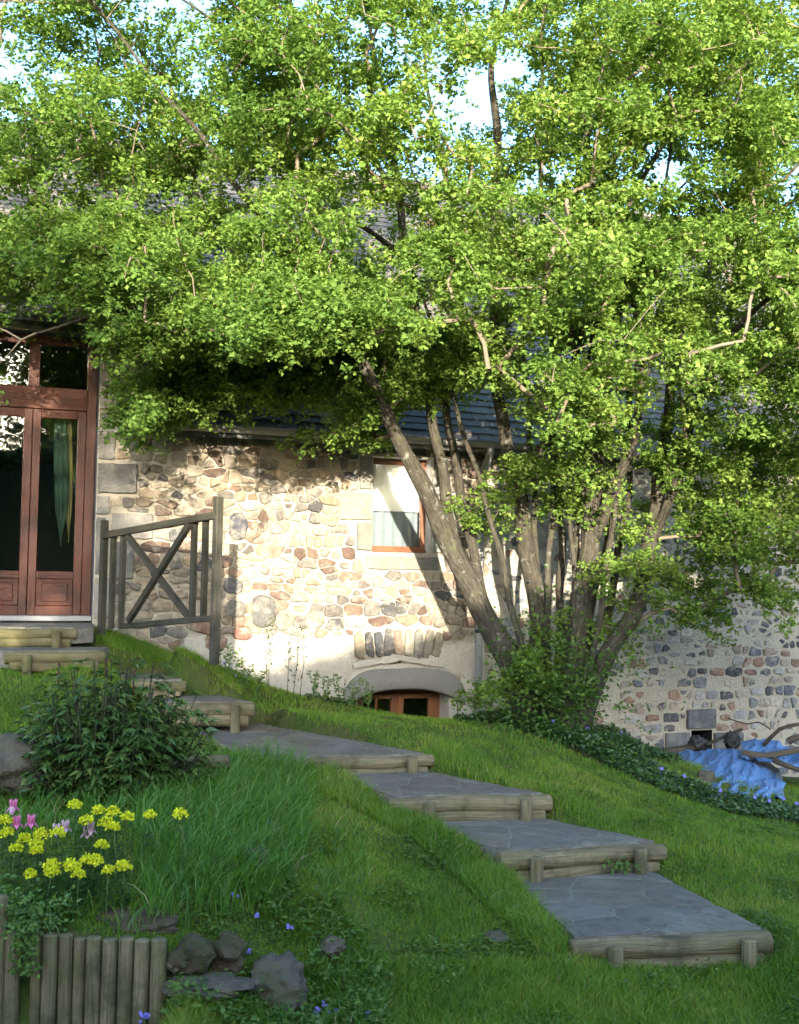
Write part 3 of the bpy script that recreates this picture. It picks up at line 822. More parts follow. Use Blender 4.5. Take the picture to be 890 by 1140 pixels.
wpane(lS + .09, midS - .05, ztr1, ztop_ - .09, dO - .02, MAT['glass'], door_frame); wpane(midS + .05, rS - .09, ztr1, ztop_ - .09, dO - .02, MAT['glass'], door_frame)
for sg, a, b_ in ((-1, lS + .09, midS), (1, midS, rS - .09)):
    mb = MB(); st = .075; o0, o1 = dO - .05, dO + .015
    a2, b2 = a + .003, b_ - .003
    wbox(mb, a2, a2 + st, zb, ztr0 - .004, o0, o1); wbox(mb, b2 - st, b2, zb, ztr0 - .004, o0, o1)
    wbox(mb, a2 + st, b2 - st, zb, zb + .09, o0, o1); wbox(mb, a2 + st, b2 - st, zrail - .07, zrail, o0, o1); wbox(mb, a2 + st, b2 - st, ztr0 - .085, ztr0 - .004, o0, o1)
    leaf = mb.build('door', MAT['paint'], house, auto=40)
    mb = MB(); wbox(mb, a2 + st + .002, b2 - st - .002, zb + .092, zrail - .072, o0 + .015, o1 - .02); wbox(mb, a2 + st + .05, b2 - st - .05, zb + .13, zrail - .11, o1 - .02, o1 - .008, .008)
    mb.build('panel', MAT['paint'], leaf, auto=40)
    wpane(a2 + st, b2 - st, zrail, ztr0 - .085, dO - .02, MAT['glass'], leaf)
mb = MB(); wbox(mb, lS - .0, rS + .0, THR - .03, THR + .018, dO - .06, -.01, .006); mb.build('threshold', MAT['zinc'], house, auto=40)
# drape hanging inside the right leaf
def drape(px_, y0, y1, half, mat, o_, sway, name):
    mb = MB(); V_, F_ = [], []; nU, nV = 16, 30
    for j in range(nV + 1):
        v = j / nV; y = y0 + (y1 - y0) * v
        wv = half * (.55 + .75 * math.sin(math.pi * min(1, v * 1.0)) ** .8) * (1 if v < .8 else max(.08, (1 - v) / .2 * .9))
        s_c, z = wall_uv(px_ + sway * math.sin(v * 2.6), y, o_)
        for i in range(nU + 1):
            a = i / nU * 2 - 1
            V_.append(W(s_c + wv * a, o_ + .03 * math.sin(a * 9 + v * 2) * (1 - .3 * v), z))
    for j in range(nV):
        for i in range(nU): F_.append((j * (nU + 1) + i, j * (nU + 1) + i + 1, (j + 1) * (nU + 1) + i + 1, (j + 1) * (nU + 1) + i))
    mb.add(V_, F_); return mb.build(name, mat, house)
drape(66, 440, 608, .055, MAT['drape'], -.36, 3, 'drape'); drape(76, 440, 604, .03, MAT['straw'], -.40, 1, 'drape')

# ---- window
wO = -.17; s0, z1, s1, z0 = win
mb = MB(); f = .05
zc_ = z0 + .006
for a in ((s0 + .002, s0 + f, zc_, z1 - .003), (s1 - f, s1 - .002, zc_, z1 - .003), (s0 + f, s1 - f, zc_, zc_ + f * 1.25), (s0 + f, s1 - f, z1 - f * 1.2, z1 - .003)): wbox(mb, *a, wO - .05, wO + .02)
wbox(mb, s0 + .004, s1 - .004, zc_, zc_ + .03, wO + .02, wO + .06)
window = mb.build('window', MAT['oak'], house, auto=40)
wpane(s0 + f, s1 - f, zc_ + f * 1.25, z1 - f * 1.2, wO - .01, MAT['glass'], window)
zs = wall_uv(440, 568)[1]
mb = MB(); nB = 14
for i in range(nB):                      # blind in soft folds above, net below
    pass
mb.add([W(s0 + f + (s1 - s0 - 2 * f) * i / 12, wO - .05 + .006 * math.sin(i * 1.9), z) for z in (zs, z1 - f) for i in range(13)],
       [(i, i + 1, i + 14, i + 13) for i in range(12)])
mb.build('blind', MAT['blind'], window)
mb = MB()
mb.add([W(s0 + f + (s1 - s0 - 2 * f) * i / 24, wO - .09 + .012 * math.sin(i * 1.3), z) for z in (z0, zs + .05) for i in range(25)],
       [(i, i + 1, i + 26, i + 25) for i in range(24)])
mb.build('net_curtain', MAT['net'], window)
# ---- basement light: two small casements
bO = -.3; mb = MB(); sa, sb = wall_uv(391, 780, bO)[0] - .02, wall_uv(489, 780, bO)[0]; zt, zl = wall_uv(450, 765, bO)[1] + .03, wall_uv(450, 806, bO)[1] - .25
wbox(mb, sa, sb, zt - .09, zt + .02, bO - .05, bO + .02); wbox(mb, sa, sa + .07, zl, zt - .09, bO - .05, bO + .02); wbox(mb, sb - .06, sb, zl, zt - .09, bO - .05, bO + .02)
bw = mb.build('basement_window', MAT['oak'], house, auto=40)
smid = (sa + sb) / 2 + .02
for a, b_ in ((sa + .07, smid - .002), (smid + .002, sb - .06)):
    mb = MB(); st = .07
    wbox(mb, a, a + st, zl, zt - .092, bO - .03, bO + .03); wbox(mb, b_ - st, b_, zl, zt - .092, bO - .03, bO + .03); wbox(mb, a + st, b_ - st, zt - .15, zt - .092, bO - .03, bO + .03)
    if a < smid - .2: wbox(mb, (a + b_) / 2 - .012, (a + b_) / 2 + .012, zl, zt - .15, bO - .02, bO + .02)
    cs = mb.build('casement', MAT['oak'], bw, auto=40)
    wpane(a + st, b_ - st, zl, zt - .15, bO, MAT['glass'], cs)
mb = MB(); mb.add([W(sb, -.02, -2.4), W(bas[1] + .02, -.02, -2.4), W(bas[1] + .02, -.02, zt + .1), W(sb, -.02, zt + .1), W(sb, -.4, -2.4), W(sb, -.4, zt + .1)], [(0, 1, 2, 3), (0, 3, 5, 4)])
mb.build('window_jamb', MAT['render'], house, smooth=False)
# dark rooms behind the openings
mb = MB()
def room(s0, s1, z0, z1, o0, o1):
    p = [W(s, o_, z) for o_ in (o0, o1) for s, z in ((s0, z0), (s1, z0), (s1, z1), (s0, z1))]
    mb.add(p, [(4, 5, 6, 7), (0, 1, 5, 4), (2, 3, 7, 6), (1, 2, 6, 5), (3, 0, 4, 7)])
room(door_l - .3, door_r + .8, -1.3, door_t + .15, -.46, -4.2); room(win[0] - .3, win[2] + .3, win[3] - .2, win[1] + .2, -.41, -2.2); room(bas[0] - .3, bas[1] + .3, -2.6, bas[2] + .12, -.51, -1.8)
mb.build('interior', MAT['room'], house, smooth=False)

# ---- roof
RUN = 4.05; RZ = EAVE + 3.95
def roof_plane(s0, s1, e_o, e_z, r_o, r_z, mb):
    d = np.array([r_o - e_o, r_z - e_z]); L = np.linalg.norm(d); d /= L; nrm = np.array([-d[1], d[0]]) * -1
    if nrm[1] < 0: nrm = -nrm
    exp_, rows = .125, int(L / .125)
    for r in range(rows + 1):
        l0 = r * exp_; l1 = min(L, l0 + exp_ * 1.9)
        s = s0 - random.uniform(0, .2)
        while s < s1:
            w = random.uniform(.15, .25); j = random.uniform(-.008, .008)
            k = random.uniform(.75, 1.2); tn = random.random()
            base = (.175 * k, .16 * k, .14 * k) if tn < .7 else (.205 * k, .182 * k, .15 * k)
            lift0, lift1 = .030 + random.uniform(0, .008), .004
            a, b_ = max(s, s0), min(s + w - .004, s1)
            if b_ - a > .02:
                P_ = []
                for (ss, ll, lf) in ((a, l0 + j, lift0), (b_, l0 + j, lift0), (b_, l1, lift1), (a, l1, lift1)):
                    q = np.array([e_o, e_z]) + d * ll + nrm * lf; P_.append(W(ss, q[0], q[1]))
                for (ss, ll, lf) in ((a, l0 + j, lift0 - .012), (b_, l0 + j, lift0 - .012)):
                    q = np.array([e_o, e_z]) + d * ll + nrm * lf; P_.append(W(ss, q[0], q[1]))
                mb.add(P_, [(0, 1, 2, 3), (4, 5, 1, 0), (0, 3, 4), (1, 5, 2)], None, base)
            s += w
    # decking under the slates
    mb.add([W(s0, e_o, e_z - .02), W(s1, e_o, e_z - .02), W(s1, r_o, r_z - .02), W(s0, r_o, r_z - .02)], [(0, 1, 2, 3)], None, (.1, .1, .1))
    mb.add([W(s0, e_o, e_z - .02), W(s1, e_o, e_z - .02), W(s1, e_o, e_z - .10), W(s0, e_o, e_z - .10)], [(0, 1, 2, 3)], None, (.1, .1, .1))
mb = MB()
OV = .28
roof_plane(cheek, SMAX + .2, OV, EAVE - OV * .95, -RUN, RZ, mb)
roof_plane(SMIN - .2, cheek + .12, OV, HIGH - OV * .7, -RUN, RZ + .01, mb)
mb.add([W(SMIN - .2, -RUN, RZ), W(SMAX + .2, -RUN, RZ), W(SMAX + .2, -8.3, EAVE), W(SMIN - .2, -8.3, EAVE)], [(0, 1, 2, 3)], None, (.18, .18, .18))
mb.box(W((SMIN + SMAX) / 2, -RUN, RZ + .03), (ES, EN, (0, 0, 1)), ((SMAX - SMIN) / 2 + .2, .1, .05), (.2, .18, .16), .03)
roof = mb.build('roof', MAT['slate'], house, smooth=False)
mb = MB(); mb.add([W(cheek, .05, EAVE - .1), W(cheek, .05, HIGH - .05), W(cheek, -RUN, RZ - .02), W(cheek, -RUN, RZ - .03)], [(0, 1, 2, 3)], None, (.2, .2, .2)); mb.build('cheek', MAT['dressed'], house, smooth=False)
# gutter and downpipes
def gutter(s0, s1, z, o_):
    mb = MB(); V_, F_ = [], []
    for s in (s0, s1):
        for k in range(9):
            a = math.pi * k / 8; V_.append(W(s, o_ + .062 * math.cos(a), z - .062 * math.sin(a)))
    for k in range(8): F_.append((k, k + 1, k + 10, k + 9))
    mb.add(V_, F_); mb.tube([W(s0, o_ + .065, z), W(s1, o_ + .065, z)], .009, 6)
    return mb.build('gutter', MAT['zinc'], house)
gutter(cheek + .1, SMAX + .1, EAVE - OV * .95 + .005, OV + .05); gutter(SMIN, cheek + .1, HIGH - OV * .7 + .005, OV + .05)
def pipe(s, ztop, zbot, r=.045, kink=True):
    mb = MB(); pts = [W(s, OV + .05, ztop), W(s, OV + .03, ztop - .1), W(s, .10, ztop - .33), W(s, .085, ztop - .42), W(s, .085, zbot)]
    mb.tube(pts, r, 12, wob=0)
    o = mb.build('downpipe', MAT['zinc'], house)
    for z in np.arange(zbot + .5, ztop - .4, 1.1):
        mb = MB(); mb.tube([W(s, .085, z), W(s, .085, z + .03)], r + .006, 12); mb.build('pipe_clip', MAT['iron_and_hole'], o)
pipe(wall_uv(531, 640)[0], EAVE - .27, -2.2, .04)
mb = MB(); sp = wall_uv(155, 380)[0]
mb.tube([W(sp, OV + .05, HIGH - .28), W(sp, .12, HIGH - .45), W(sp, .1, EAVE + .1), W(sp - .12, .14, EAVE - .12), W(sp - .2, .09, EAVE - .35)], .04, 12); mb.build('downpipe', MAT['zinc'], house)
mb = MB(); sl_, zl_ = wall_uv(152, 372); wbox(mb, sl_ - .05, sl_ + .05, zl_ - .16, zl_ + .12, .02, .14, .02); mb.build('wall_lamp', MAT['white'], house, auto=40)

# ------------------------------------------------------------------ garden steps
def step_paths(a, b, dzv, ext0, ext1, nseg=9):
    d = unit(b - a); L = np.linalg.norm(b - a)
    return [a + d * (-ext0 + (L + ext0 + ext1) * i / nseg) + np.array([0, 0, dzv]) for i in range(nseg + 1)]
lab = ['lowest garden step, wide flagstone tread with pale mortar joints, standing in the lawn',
       'second garden step from the bottom, with a small leafy weed growing between its logs',
       'third garden step from the bottom, its front log cut short on the left',
       'garden step with the long flagstone ramp reaching back towards the leafy bush',
       'garden step just right of the dark leafy bush, below the railing post',
       'low garden step mostly hidden behind the dark leafy bush',
       'yellowish mossy log step below the door landing, second from the door',
       'flagstone landing with a mossy log front, at the foot of the french door']
stakes = [[(676,1048),(829,1040)], [(588,955),(709,945)], [(475,893),(583,886)], [(352,849),(456,841)], [(262,786)], [(118,760)], [(33,729)], [(62,701)]]
for i, (a, b_, z, back) in enumerate(STEPS):
    mid = (a + b_) / 2
    t = empty('garden_step', (mid[0], mid[1], z - .25), lab[i], 'step', 'log and flagstone steps climbing to the door')
    d = unit(b_ - a); out = np.cross(d, [0, 0, 1.0]); out[2] = 0; out = unit(out)
    if out[1] > 0: out = -out
    # tread: a worn slab with uneven edges
    poly = [a, b_] + list(reversed(back))
    pts = []
    for k in range(len(poly)):
        p, q = np.asarray(poly[k])[:2], np.asarray(poly[(k + 1) % len(poly)])[:2]
        m_ = max(2, int(np.linalg.norm(q - p) / .09))
        for j in range(m_):
            r_ = p + (q - p) * j / m_
            wv = .012 * mnoise.noise((r_[0] * 7, r_[1] * 7, i)) if k != 0 else .006 * mnoise.noise((r_[0] * 9, r_[1] * 9, i))
            pts.append(r_ + wv)
    cen = np.mean(pts, axis=0); mb = MB(); V_, F_ = [], []; m_ = len(pts)
    ftop = .0
    for sc_, zz_ in ((1.0, z - .14), (1.0, z - .012), (.99, z), (.8, z + .002), (.5, z + .002)):
        for p in pts:
            q = cen + (p - cen) * sc_
            V_.append((q[0], q[1], zz_ + (.006 * mnoise.noise((q[0] * 3, q[1] * 3, 2)) if zz_ > z - .01 else 0)))
    V_.append((cen[0], cen[1], z + .002))
    for r_ in range(4):
        for k in range(m_): F_.append((r_ * m_ + k, r_ * m_ + (k + 1) % m_, (r_ + 1) * m_ + (k + 1) % m_, (r_ + 1) * m_ + k))
    for k in range(m_): F_.append((4 * m_ + k, 4 * m_ + (k + 1) % m_, len(V_) - 1))
    mb.add(V_, F_); mb.build('tread', MAT['joint'], t, auto=40)
    hull = sorted(map(tuple, [np.asarray(p)[:2] for p in poly])); ch_ = []
    for seq in (hull, hull[::-1]):
        L_ = []
        for p in seq:
            while len(L_) > 1 and (L_[-1][0] - L_[-2][0]) * (p[1] - L_[-2][1]) - (L_[-1][1] - L_[-2][1]) * (p[0] - L_[-2][0]) <= 0: L_.pop()
            L_.append(p)
        ch_ += L_[:-1]
    H_ = np.array(ch_); lo, hi = H_.min(0), H_.max(0); st_ = []
    yy = lo[1] - .1
    while yy < hi[1] + .1:
        xx = lo[0] - .1 + random.uniform(0, .2)
        while xx < hi[0] + .1: st_.append((xx + random.uniform(-.1, .1), yy + random.uniform(-.09, .09))); xx += random.uniform(.22, .62)
        yy += random.uniform(.22, .42)
    ST = np.array(st_); mb = MB()
    for q_, (px0, py0) in enumerate(st_):
        pl = [tuple(p) for p in H_]
        d2 = ((ST - (px0, py0)) ** 2).sum(1)
        for k in np.argsort(d2)[1:13]:
            e_ = ST[k] - ST[q_]; L_ = np.linalg.norm(e_); e_ = e_ / L_
            pl = clip(pl, e_[0], e_[1], float(e_ @ ((ST[k] + ST[q_]) / 2)) - random.uniform(.002, .009))
            if len(pl) < 3: break
        if len(pl) < 3: continue
        P2 = np.array(pl); c2 = P2.mean(0)
        if min(P2.max(0) - P2.min(0)) < .05: continue
        rr_ = []
        for k in range(len(P2)):
            p, q = P2[k], P2[(k + 1) % len(P2)]; m2 = max(1, int(np.linalg.norm(q - p) / .05))
            for j in range(m2): rr_.append(p + (q - p) * (j + .12) / m2 + np.array([random.uniform(-.006, .006), random.uniform(-.006, .006)]))
        hgt = random.uniform(.0035, .0055); tx, ty = random.uniform(-.006, .006), random.uniform(-.006, .006); V2, F2 = [], []; m2 = len(rr_)
        for sc_, zz_ in ((1, -.01), (1, hgt * .6), (.965, hgt), (.5, hgt)):
            for p in rr_:
                dlt = (p - c2) * sc_; V2.append((c2[0] + dlt[0], c2[1] + dlt[1], z + zz_ + (dlt[0] * tx + dlt[1] * ty if zz_ > 0 else 0)))
        V2.append((c2[0], c2[1], z + hgt))
        for r_ in range(3):
            for k in range(m2): F2.append((r_ * m2 + k, r_ * m2 + (k + 1) % m2, (r_ + 1) * m2 + (k + 1) % m2, (r_ + 1) * m2 + k))
        for k in range(m2): F2.append((3 * m2 + k, 3 * m2 + (k + 1) % m2, 4 * m2))
        tk = random.uniform(.9, 1.1); mb.add(V2, F2, None, (tk, tk * random.uniform(.97, 1.02), tk * random.uniform(.94, 1.04)))
    mb.build('paving', MAT['paving'], t, auto=40)
    mat = MAT['mosslog'] if i >= 6 else MAT['log']
    r0 = [.052, .054, .050, .047, .052, .047, .046, .046][i]
    e0, e1 = [(.02, .02), (.03, .06), (.04, .05), (.02, .06), (.0, .02), (0, .03), (0, .02), (0, .02)][i]
    for q, (dzv, rr, oo, f0, f1) in enumerate(((-r0 - .012, r0, .005, e0, e1), (-r0 * 2.9, r0 * .92, .014, e0 - .04, e1 - .05))):
        mb = MB(); pth = [p + out * oo for p in step_paths(a, b_, dzv, f0, f1)]
        pth = [p + np.array([0, .004 * math.sin(k * 1.3 + i), .005 * math.sin(k * .9 + i * 2 + q)]) for k, p in enumerate(pth)]
        mb.tube(pth, [rr * (1.08 - .12 * k / 9 * (1 if i % 2 else -1)) for k in range(10)], 14, wob=.03)
        mb.build('log', mat, t, auto=50)
    for (sx_, sy_) in stakes[i]:
        u = np.clip(((at(sx_, sy_, mid[1])[0]) - a[0]) / (b_[0] - a[0]), .06, .96)
        p = a + (b_ - a) * u + out * (r0 + .042)
        mb = MB(); mb.tube([p + np.array([0, 0, dz_]) for dz_ in (-.42, -.3, -.15, -.02 - .015 * random.random())], [.043, .042, .041, .04], 12, wob=.03); mb.build('stake', mat, t, auto=50)

# ------------------------------------------------------------------ railing by the door
rail = empty('timber_railing', at(243, 728, 9.75), 'weathered grey timber railing with an X brace, between the french door and the lawn', 'railing')
pL, pR = (117, 10.95), (243.5, 9.75)
def fd(x): return pL[1] + (pR[1] - pL[1]) * (x - pL[0]) / (pR[0] - pL[0])
def fp(x, y, off=0.0): return at(x, y, fd(x) + off)
def post(name, x, y0, y1, w, mat=MAT['fence'], off=0.0):
    mb = MB(); p = fp(x, y0, off); q = fp(x, y1, off); q = np.array([p[0], p[1], q[2]])
    dirv = unit(fp(243, 600) - fp(117, 600)); dirv[2] = 0
    mb.bar(q, p, w, w * .9, up=dirv, bev=.006); mb.build(name, mat, rail, auto=40)
post('post', 117, 579, 712, .062); post('post', 243.5, 553, 740, .07)
for x, y0, y1 in ((127, 594, 700), (138, 592, 700), (217, 580, 690), (229.5, 578, 690)): post('baluster', x, y0, y1, .05)
for nm, a, b_, w, h in (('top_rail', (116.5, 596), (241, 573.5), .05, .062), ('bottom_rail', (139, 697), (240, 688), .05, .052)):
    mb = MB(); mb.bar(fp(a[0], a[1], -.05), fp(b_[0], b_[1], -.05), w, h, bev=.005); mb.build(nm, MAT['fence'], rail, auto=40)
for k, (a, b_) in enumerate((((142, 596), (212, 689)), ((143, 692), (211, 584)))):
    mb = MB(); mb.bar(fp(*a, -.045 - .052 * k), fp(*b_, -.045 - .052 * k), .048, .055, bev=.005); mb.build('brace', MAT['fence'], rail, auto=40)

# ------------------------------------------------------------------ log edging of the flower bed
order = ['first', 'second', 'third', 'fourth', 'fifth', 'sixth', 'seventh', 'eighth', 'ninth', 'tenth', 'eleventh']
logs = [(2, 15, 998), (15, 17, 1039), (42, 13, 1038), (57, 17, 1041), (74, 15.5, 1041), (89.5, 14.5, 1045), (105, 17, 1044), (123, 17.5, 1046), (141, 18, 1044.5), (159, 17, 1047), (177.5, 18.5, 1046)]
for i, (x, w, y) in enumerate(logs):
    d = 5.0 + .006 * (i % 3); p = at(x, y, d); r = w / 2 * d / FPX * .98
    t = empty('border_log', (p[0], p[1], p[2] - .6), 'upright grey log edging the flower bed, %s from the right of its row' % order[10 - i] if i else 'tallest upright log edging the flower bed, cut by the left photo edge', 'edging log', 'upright logs edging the flower bed')
    mb = MB(); tl = np.array([random.uniform(-.012, .012), random.uniform(-.01, .01), 0])
    mb.tube([p + np.array([0, 0, -q]) + tl * (-q) for q in (.62, .45, .3, .15, .06, .0)], [r * 1.02, r, r * 1.01, r, r * .99, r * .97], 14, wob=.025)
    o = mb.build('log', MAT['edging'], t, auto=50)

# ------------------------------------------------------------------ rocks
import bmesh
def rock(px_, py_, d, w, h, dep, seed, mat, label, sink=.25, flatk=1.0, name='rock'):
    bm = bmesh.new(); bmesh.ops.create_icosphere(bm, subdivisions=4, radius=1)
    c = at(px_, py_, d)
    for v in bm.verts:
        n_ = Vector(v.co); p = n_ * 1.3 + Vector((seed, seed * 2, 0))
        k = 1 + .38 * mnoise.noise(p) + .2 * mnoise.noise(p * 2.3) + .10 * mnoise.noise(p * 5) + .05 * mnoise.noise(p * 11)
        cell = mnoise.voronoi(p * 1.1)[0][0]; k += .22 * (cell - .4)
        v.co = Vector((n_.x * k * w / 2, n_.y * k * dep / 2, n_.z * k * h / 2 * flatk))
    me = bpy.data.meshes.new(name); bm.to_mesh(me); bm.free(); me.materials.append(mat)
    me.polygons.foreach_set('use_smooth', [True] * len(me.polygons)); me.set_sharp_from_angle(angle=R(48))
    o = bpy.data.objects.new(name, me); COL.objects.link(o); o.location = [float(x) for x in c]; ROOT[o.name] = c
    return tag(o, label, 'rock', 'rocks set in the garden slope')
rock(308, 1098, 5.25, .27, .24, .25, 3.1, MAT['rock'], 'large pale angular rock in the weeds right of the log edging')
rock(229, 1096, 5.03, .36, .075, .24, 7.7, MAT['rock'], 'flat grey slab of rock against the last edging log')
rock(214, 1064, 5.06, .19, .14, .17, 12.4, MAT['brownrock'], 'rounded brown rock resting above the flat grey slab')
rock(196, 1072, 5.03, .07, .07, .08, 16.4, MAT['rock'], 'small rounded rock wedged beside the last edging log')
rock(252, 1062, 5.2, .17, .17, .15, 21.1, MAT['brownrock'], 'dark mossy rock between the bed and the pale angular rock')
rock(12, 852, 6.9, .5, .33, .4, 26.8, MAT['rock'], 'broad dark rock at the left edge beside the leafy bush')
rock(552, 1047, 6.05, .14, .09, .12, 31.3, MAT['rock'], 'small grey rock half sunk in the lawn left of the lowest step')
rock(245, 972, 5.85, .15, .16, .14, 36.9, MAT['brownrock'], 'brown mossy rock peeking out of the tall grass')
rock(288, 958, 6.0, .12, .14, .13, 41.2, MAT['rock'], 'grey rock with blue flowers behind, right of the tall grass')
rock(368, 1055, 5.6, .13, .09, .12, 46.6, MAT['rock'], 'small purplish rock low in the weeds, right of the pale angular rock')
rock(150, 1026, 5.25, .34, .10, .2, 51.6, MAT['brownrock'], 'long brown mossy lump of earth and rock along the top of the edging')
# a half buried log between bush and tall grass
t = empty('old_log', at(205, 852, 7.6), 'old log lying half buried in the grass right of the leafy bush', 'log')
mb = MB(); pth = [at(178 + 11 * k, 853 - .8 * k, 7.6) for k in range(8)]; mb.tube(pth, .045, 12, wob=.05); mb.build('log', MAT['log'], t, auto=50)

# ------------------------------------------------------------------ the multi-stemmed tree
tree = empty('hawthorn_tree', at(600, 808, 11.05), 'large multi-stemmed tree in fresh yellow-green leaf, arching over the lawn before the house', 'tree')
def smooth_path(pts, step=.11):
    P_ = np.array(pts); out = []
    for i in range(len(P_) - 1):
        p0, p1, p2, p3 = P_[max(i - 1, 0)], P_[i], P_[i + 1], P_[min(i + 2, len(P_) - 1)]
        m_ = max(2, int(np.linalg.norm(p2[:3] - p1[:3]) / step))
        for k in range(m_):
            t = k / m_
            out.append(.5 * (2 * p1 + (p2 - p0) * t + (2 * p0 - 5 * p1 + 4 * p2 - p3) * t * t + (3 * p1 - p0 - 3 * p2 + p3) * t ** 3))
    out.append(P_[-1]); return np.array(out)
# (px, py, distance, width in px)
STEMS = [
 [(592,815,11.0,44),(578,760,11.0,38),(556,715,10.95,34),(532,668,10.9,30),(508,625,10.85,27),(488,575,10.8,24),(466,532,10.7,22),(444,488,10.6,19),(420,440,10.5,17),(400,396,10.4,14),(378,350,10.2,12),(340,300,9.9,10),(290,240,9.6,9),(230,160,9.3,7),(170,90,9.1,5),(120,20,9.0,4),(60,-60,8.9,3)],
 [(512,632,10.86,17),(502,585,10.9,15),(492,520,10.95,14),(481,460,10.95,13),(470,390,10.9,12),(455,300,10.8,11),(444,220,10.7,10),(436,140,10.6,8),(420,70,10.5,6),(404,-10,10.4,5),(395,-120,10.3,3)],
 [(548,700,10.97,16),(532,640,11.2,14),(520,580,11.3,13),(508,520,11.35,12),(498,450,11.35,10),(505,380,11.3,9),(515,300,11.2,8),(500,210,11.1,7),(480,120,11.0,5),(470,20,10.9,4)],
 [(600,815,11.15,34),(602,740,11.2,28),(600,690,11.2,25),(592,640,11.2,23),(582,585,11.15,21),(578,545,11.1,20),(562,485,11.05,17),(553,430,11.0,15),(549,380,10.95,14),(553,290,10.9,12),(555,200,10.8,11),(551,120,10.7,10),(548,65,10.65,8),(560,20,10.6,6),(578,-40,10.6,5),(585,-140,10.5,3)],
 [(578,548,11.1,15),(600,505,11.0,14),(628,468,10.9,12),(640,425,10.8,10),(632,350,10.6,9),(612,280,10.4,8),(600,180,10.2,6),(604,60,10.1,5),(610,-60,10.1,3)],
 [(548,66,10.65,7),(520,50,10.6,5),(480,20,10.5,4),(440,0,10.4,3)],
 [(622,815,10.95,40),(632,770,10.95,33),(640,715,10.9,30),(651,650,10.85,27),(658,590,10.8,25),(662,530,10.75,24),(664,470,10.7,22),(666,400,10.65,18),(662,310,10.6,15),(657,210,10.5,12),(652,110,10.4,10),(648,30,10.35,8),(656,-60,10.3,5),(660,-180,10.2,3)],
 [(660,600,10.8,17),(676,565,10.65,16),(694,520,10.5,14),(708,475,10.3,12),(715,420,10.1,10),(708,340,9.9,9),(690,270,9.7,8),(716,200,9.5,7),(755,135,9.3,6),(800,95,9.1,5),(850,50,9.0,4)],
 [(640,818,11.0,32),(658,770,11.0,27),(678,725,10.95,24),(702,690,10.9,22),(716,650,10.85,21),(724,605,10.8,20),(732,550,10.75,18),(740,490,10.7,16),(750,420,10.6,13),(768,350,10.4,11),(800,280,10.2,9),(840,200,10.0,7),(880,120,9.9,5),(920,30,9.8,4)],
 [(727,600,10.8,15),(748,555,10.6,13),(762,500,10.4,12),(785,430,10.2,10),(820,370,9.9,8),(870,320,9.7,6),(930,290,9.5,4)],
 [(622,760,11.3,12),(624,680,11.35,11),(625,600,11.4,10),(621,510,11.4,9),(618,420,11.3,8),(624,320,11.2,7),(640,220,11.1,5),(650,120,11.0,3)],
 [(676,700,11.3,11),(684,640,11.35,10),(695,580,11.35,9),(702,510,11.3,8),(700,420,11.2,7),(720,320,11.1,5),(740,220,11.0,4),(750,110,10.9,3)],
 [(664,420,10.65,10),(690,350,10.3,9),(725,310,10.0,8),(780,282,9.7,6),(840,262,9.4,4),(910,255,9.2,3)],
 [(400,396,10.4,9),(340,370,10.0,7),(270,345,9.6,6),(190,340,9.4,5),(110,350,9.3,4),(40,370,9.2,3)],
 [(452,290,10.8,8),(400,250,10.4,7),(330,225,10.1,6),(250,235,9.9,5),(170,255,9.7,4),(80,290,9.6,3)],
 [(750,425,10.6,9),(790,400,10.2,8),(840,400,9.8,6),(890,430,9.6,4),(930,480,9.5,3)],
 [(444,215,10.7,8),(390,150,10.2,7),(330,90,9.9,6),(260,40,9.6,4),(190,-10,9.5,3)],
]
for q in range(9):
    x0 = 585 + 75 * rng.random(); y0 = 770; xt = x0 + (x0 - 622) * rng.uniform(2.2, 3.6) + rng.normal(0, 25); d0 = rng.uniform(10.8, 11.35); w0 = rng.uniform(8, 12)
    STEMS.append([(x0 + (xt - x0) * t ** 1.25 + rng.normal(0, 4), y0 - 560 * t, d0 - .5 * t * rng.random(), w0 * (1 - .75 * t)) for t in np.linspace(0, 1, 7)])
nodes, nrad, nstem = [], [], []
for i, st in enumerate(STEMS):
    arr = np.array([[*at(x, y, d), w * .86 * d / FPX / 2] for x, y, d, w in st])
    if i in (0, 3, 6, 8): arr[0, 2] -= .25
    sp_ = smooth_path(arr)
    k = np.arange(len(sp_))[:, None]
    sp_[:, :3] += np.c_[np.sin(k * .9 + i), np.cos(k * .7 + i * 2), np.sin(k * .5)] * .012
    nodes.append(sp_[:, :3]); nrad.append(sp_[:, 3])
    mb = MB(); mb.tube(list(sp_[:, :3]), list(np.maximum(sp_[:, 3], .006)), 14 if st[0][3] > 20 else 9, wob=.07)
    mb.build('trunk' if st[0][3] > 25 else 'stem' if st[0][3] > 10 else 'limb', MAT['bark'], tree)
DM = np.array([  # crown density by column (x = 0,100..900) and row (y = -250,-150,-50,50,...750)
 [.1,.2,.3,.4,.4,.4,.5,.6,.6,.5],
 [.4,.5,.6,.7,.5,.4,.6,.8,.8,.8],
 [.55,.7,.8,.9,.45,.35,.55,.85,.9,.95],
 [.5,.72,.85,.95,.55,.16,.5,.85,.95,.95],
 [.45,.75,.85,.95,.75,.32,.6,.9,1,1],
 [.5,.75,.95,1,.95,.75,.95,1,1,1],
 [.8,1,1,1,1,.85,.8,.9,1,1],
 [.85,.9,.8,.75,.6,.55,.7,.85,1,1],
 [.0,.0,.0,.0,.0,.18,.36,.45,.75,.9],
 [.0,.0,.0,.0,.0,.03,.14,.14,.42,.75],
 [.0,.0,.0,.0,.0,.06,.45,.15,.0,.0]])
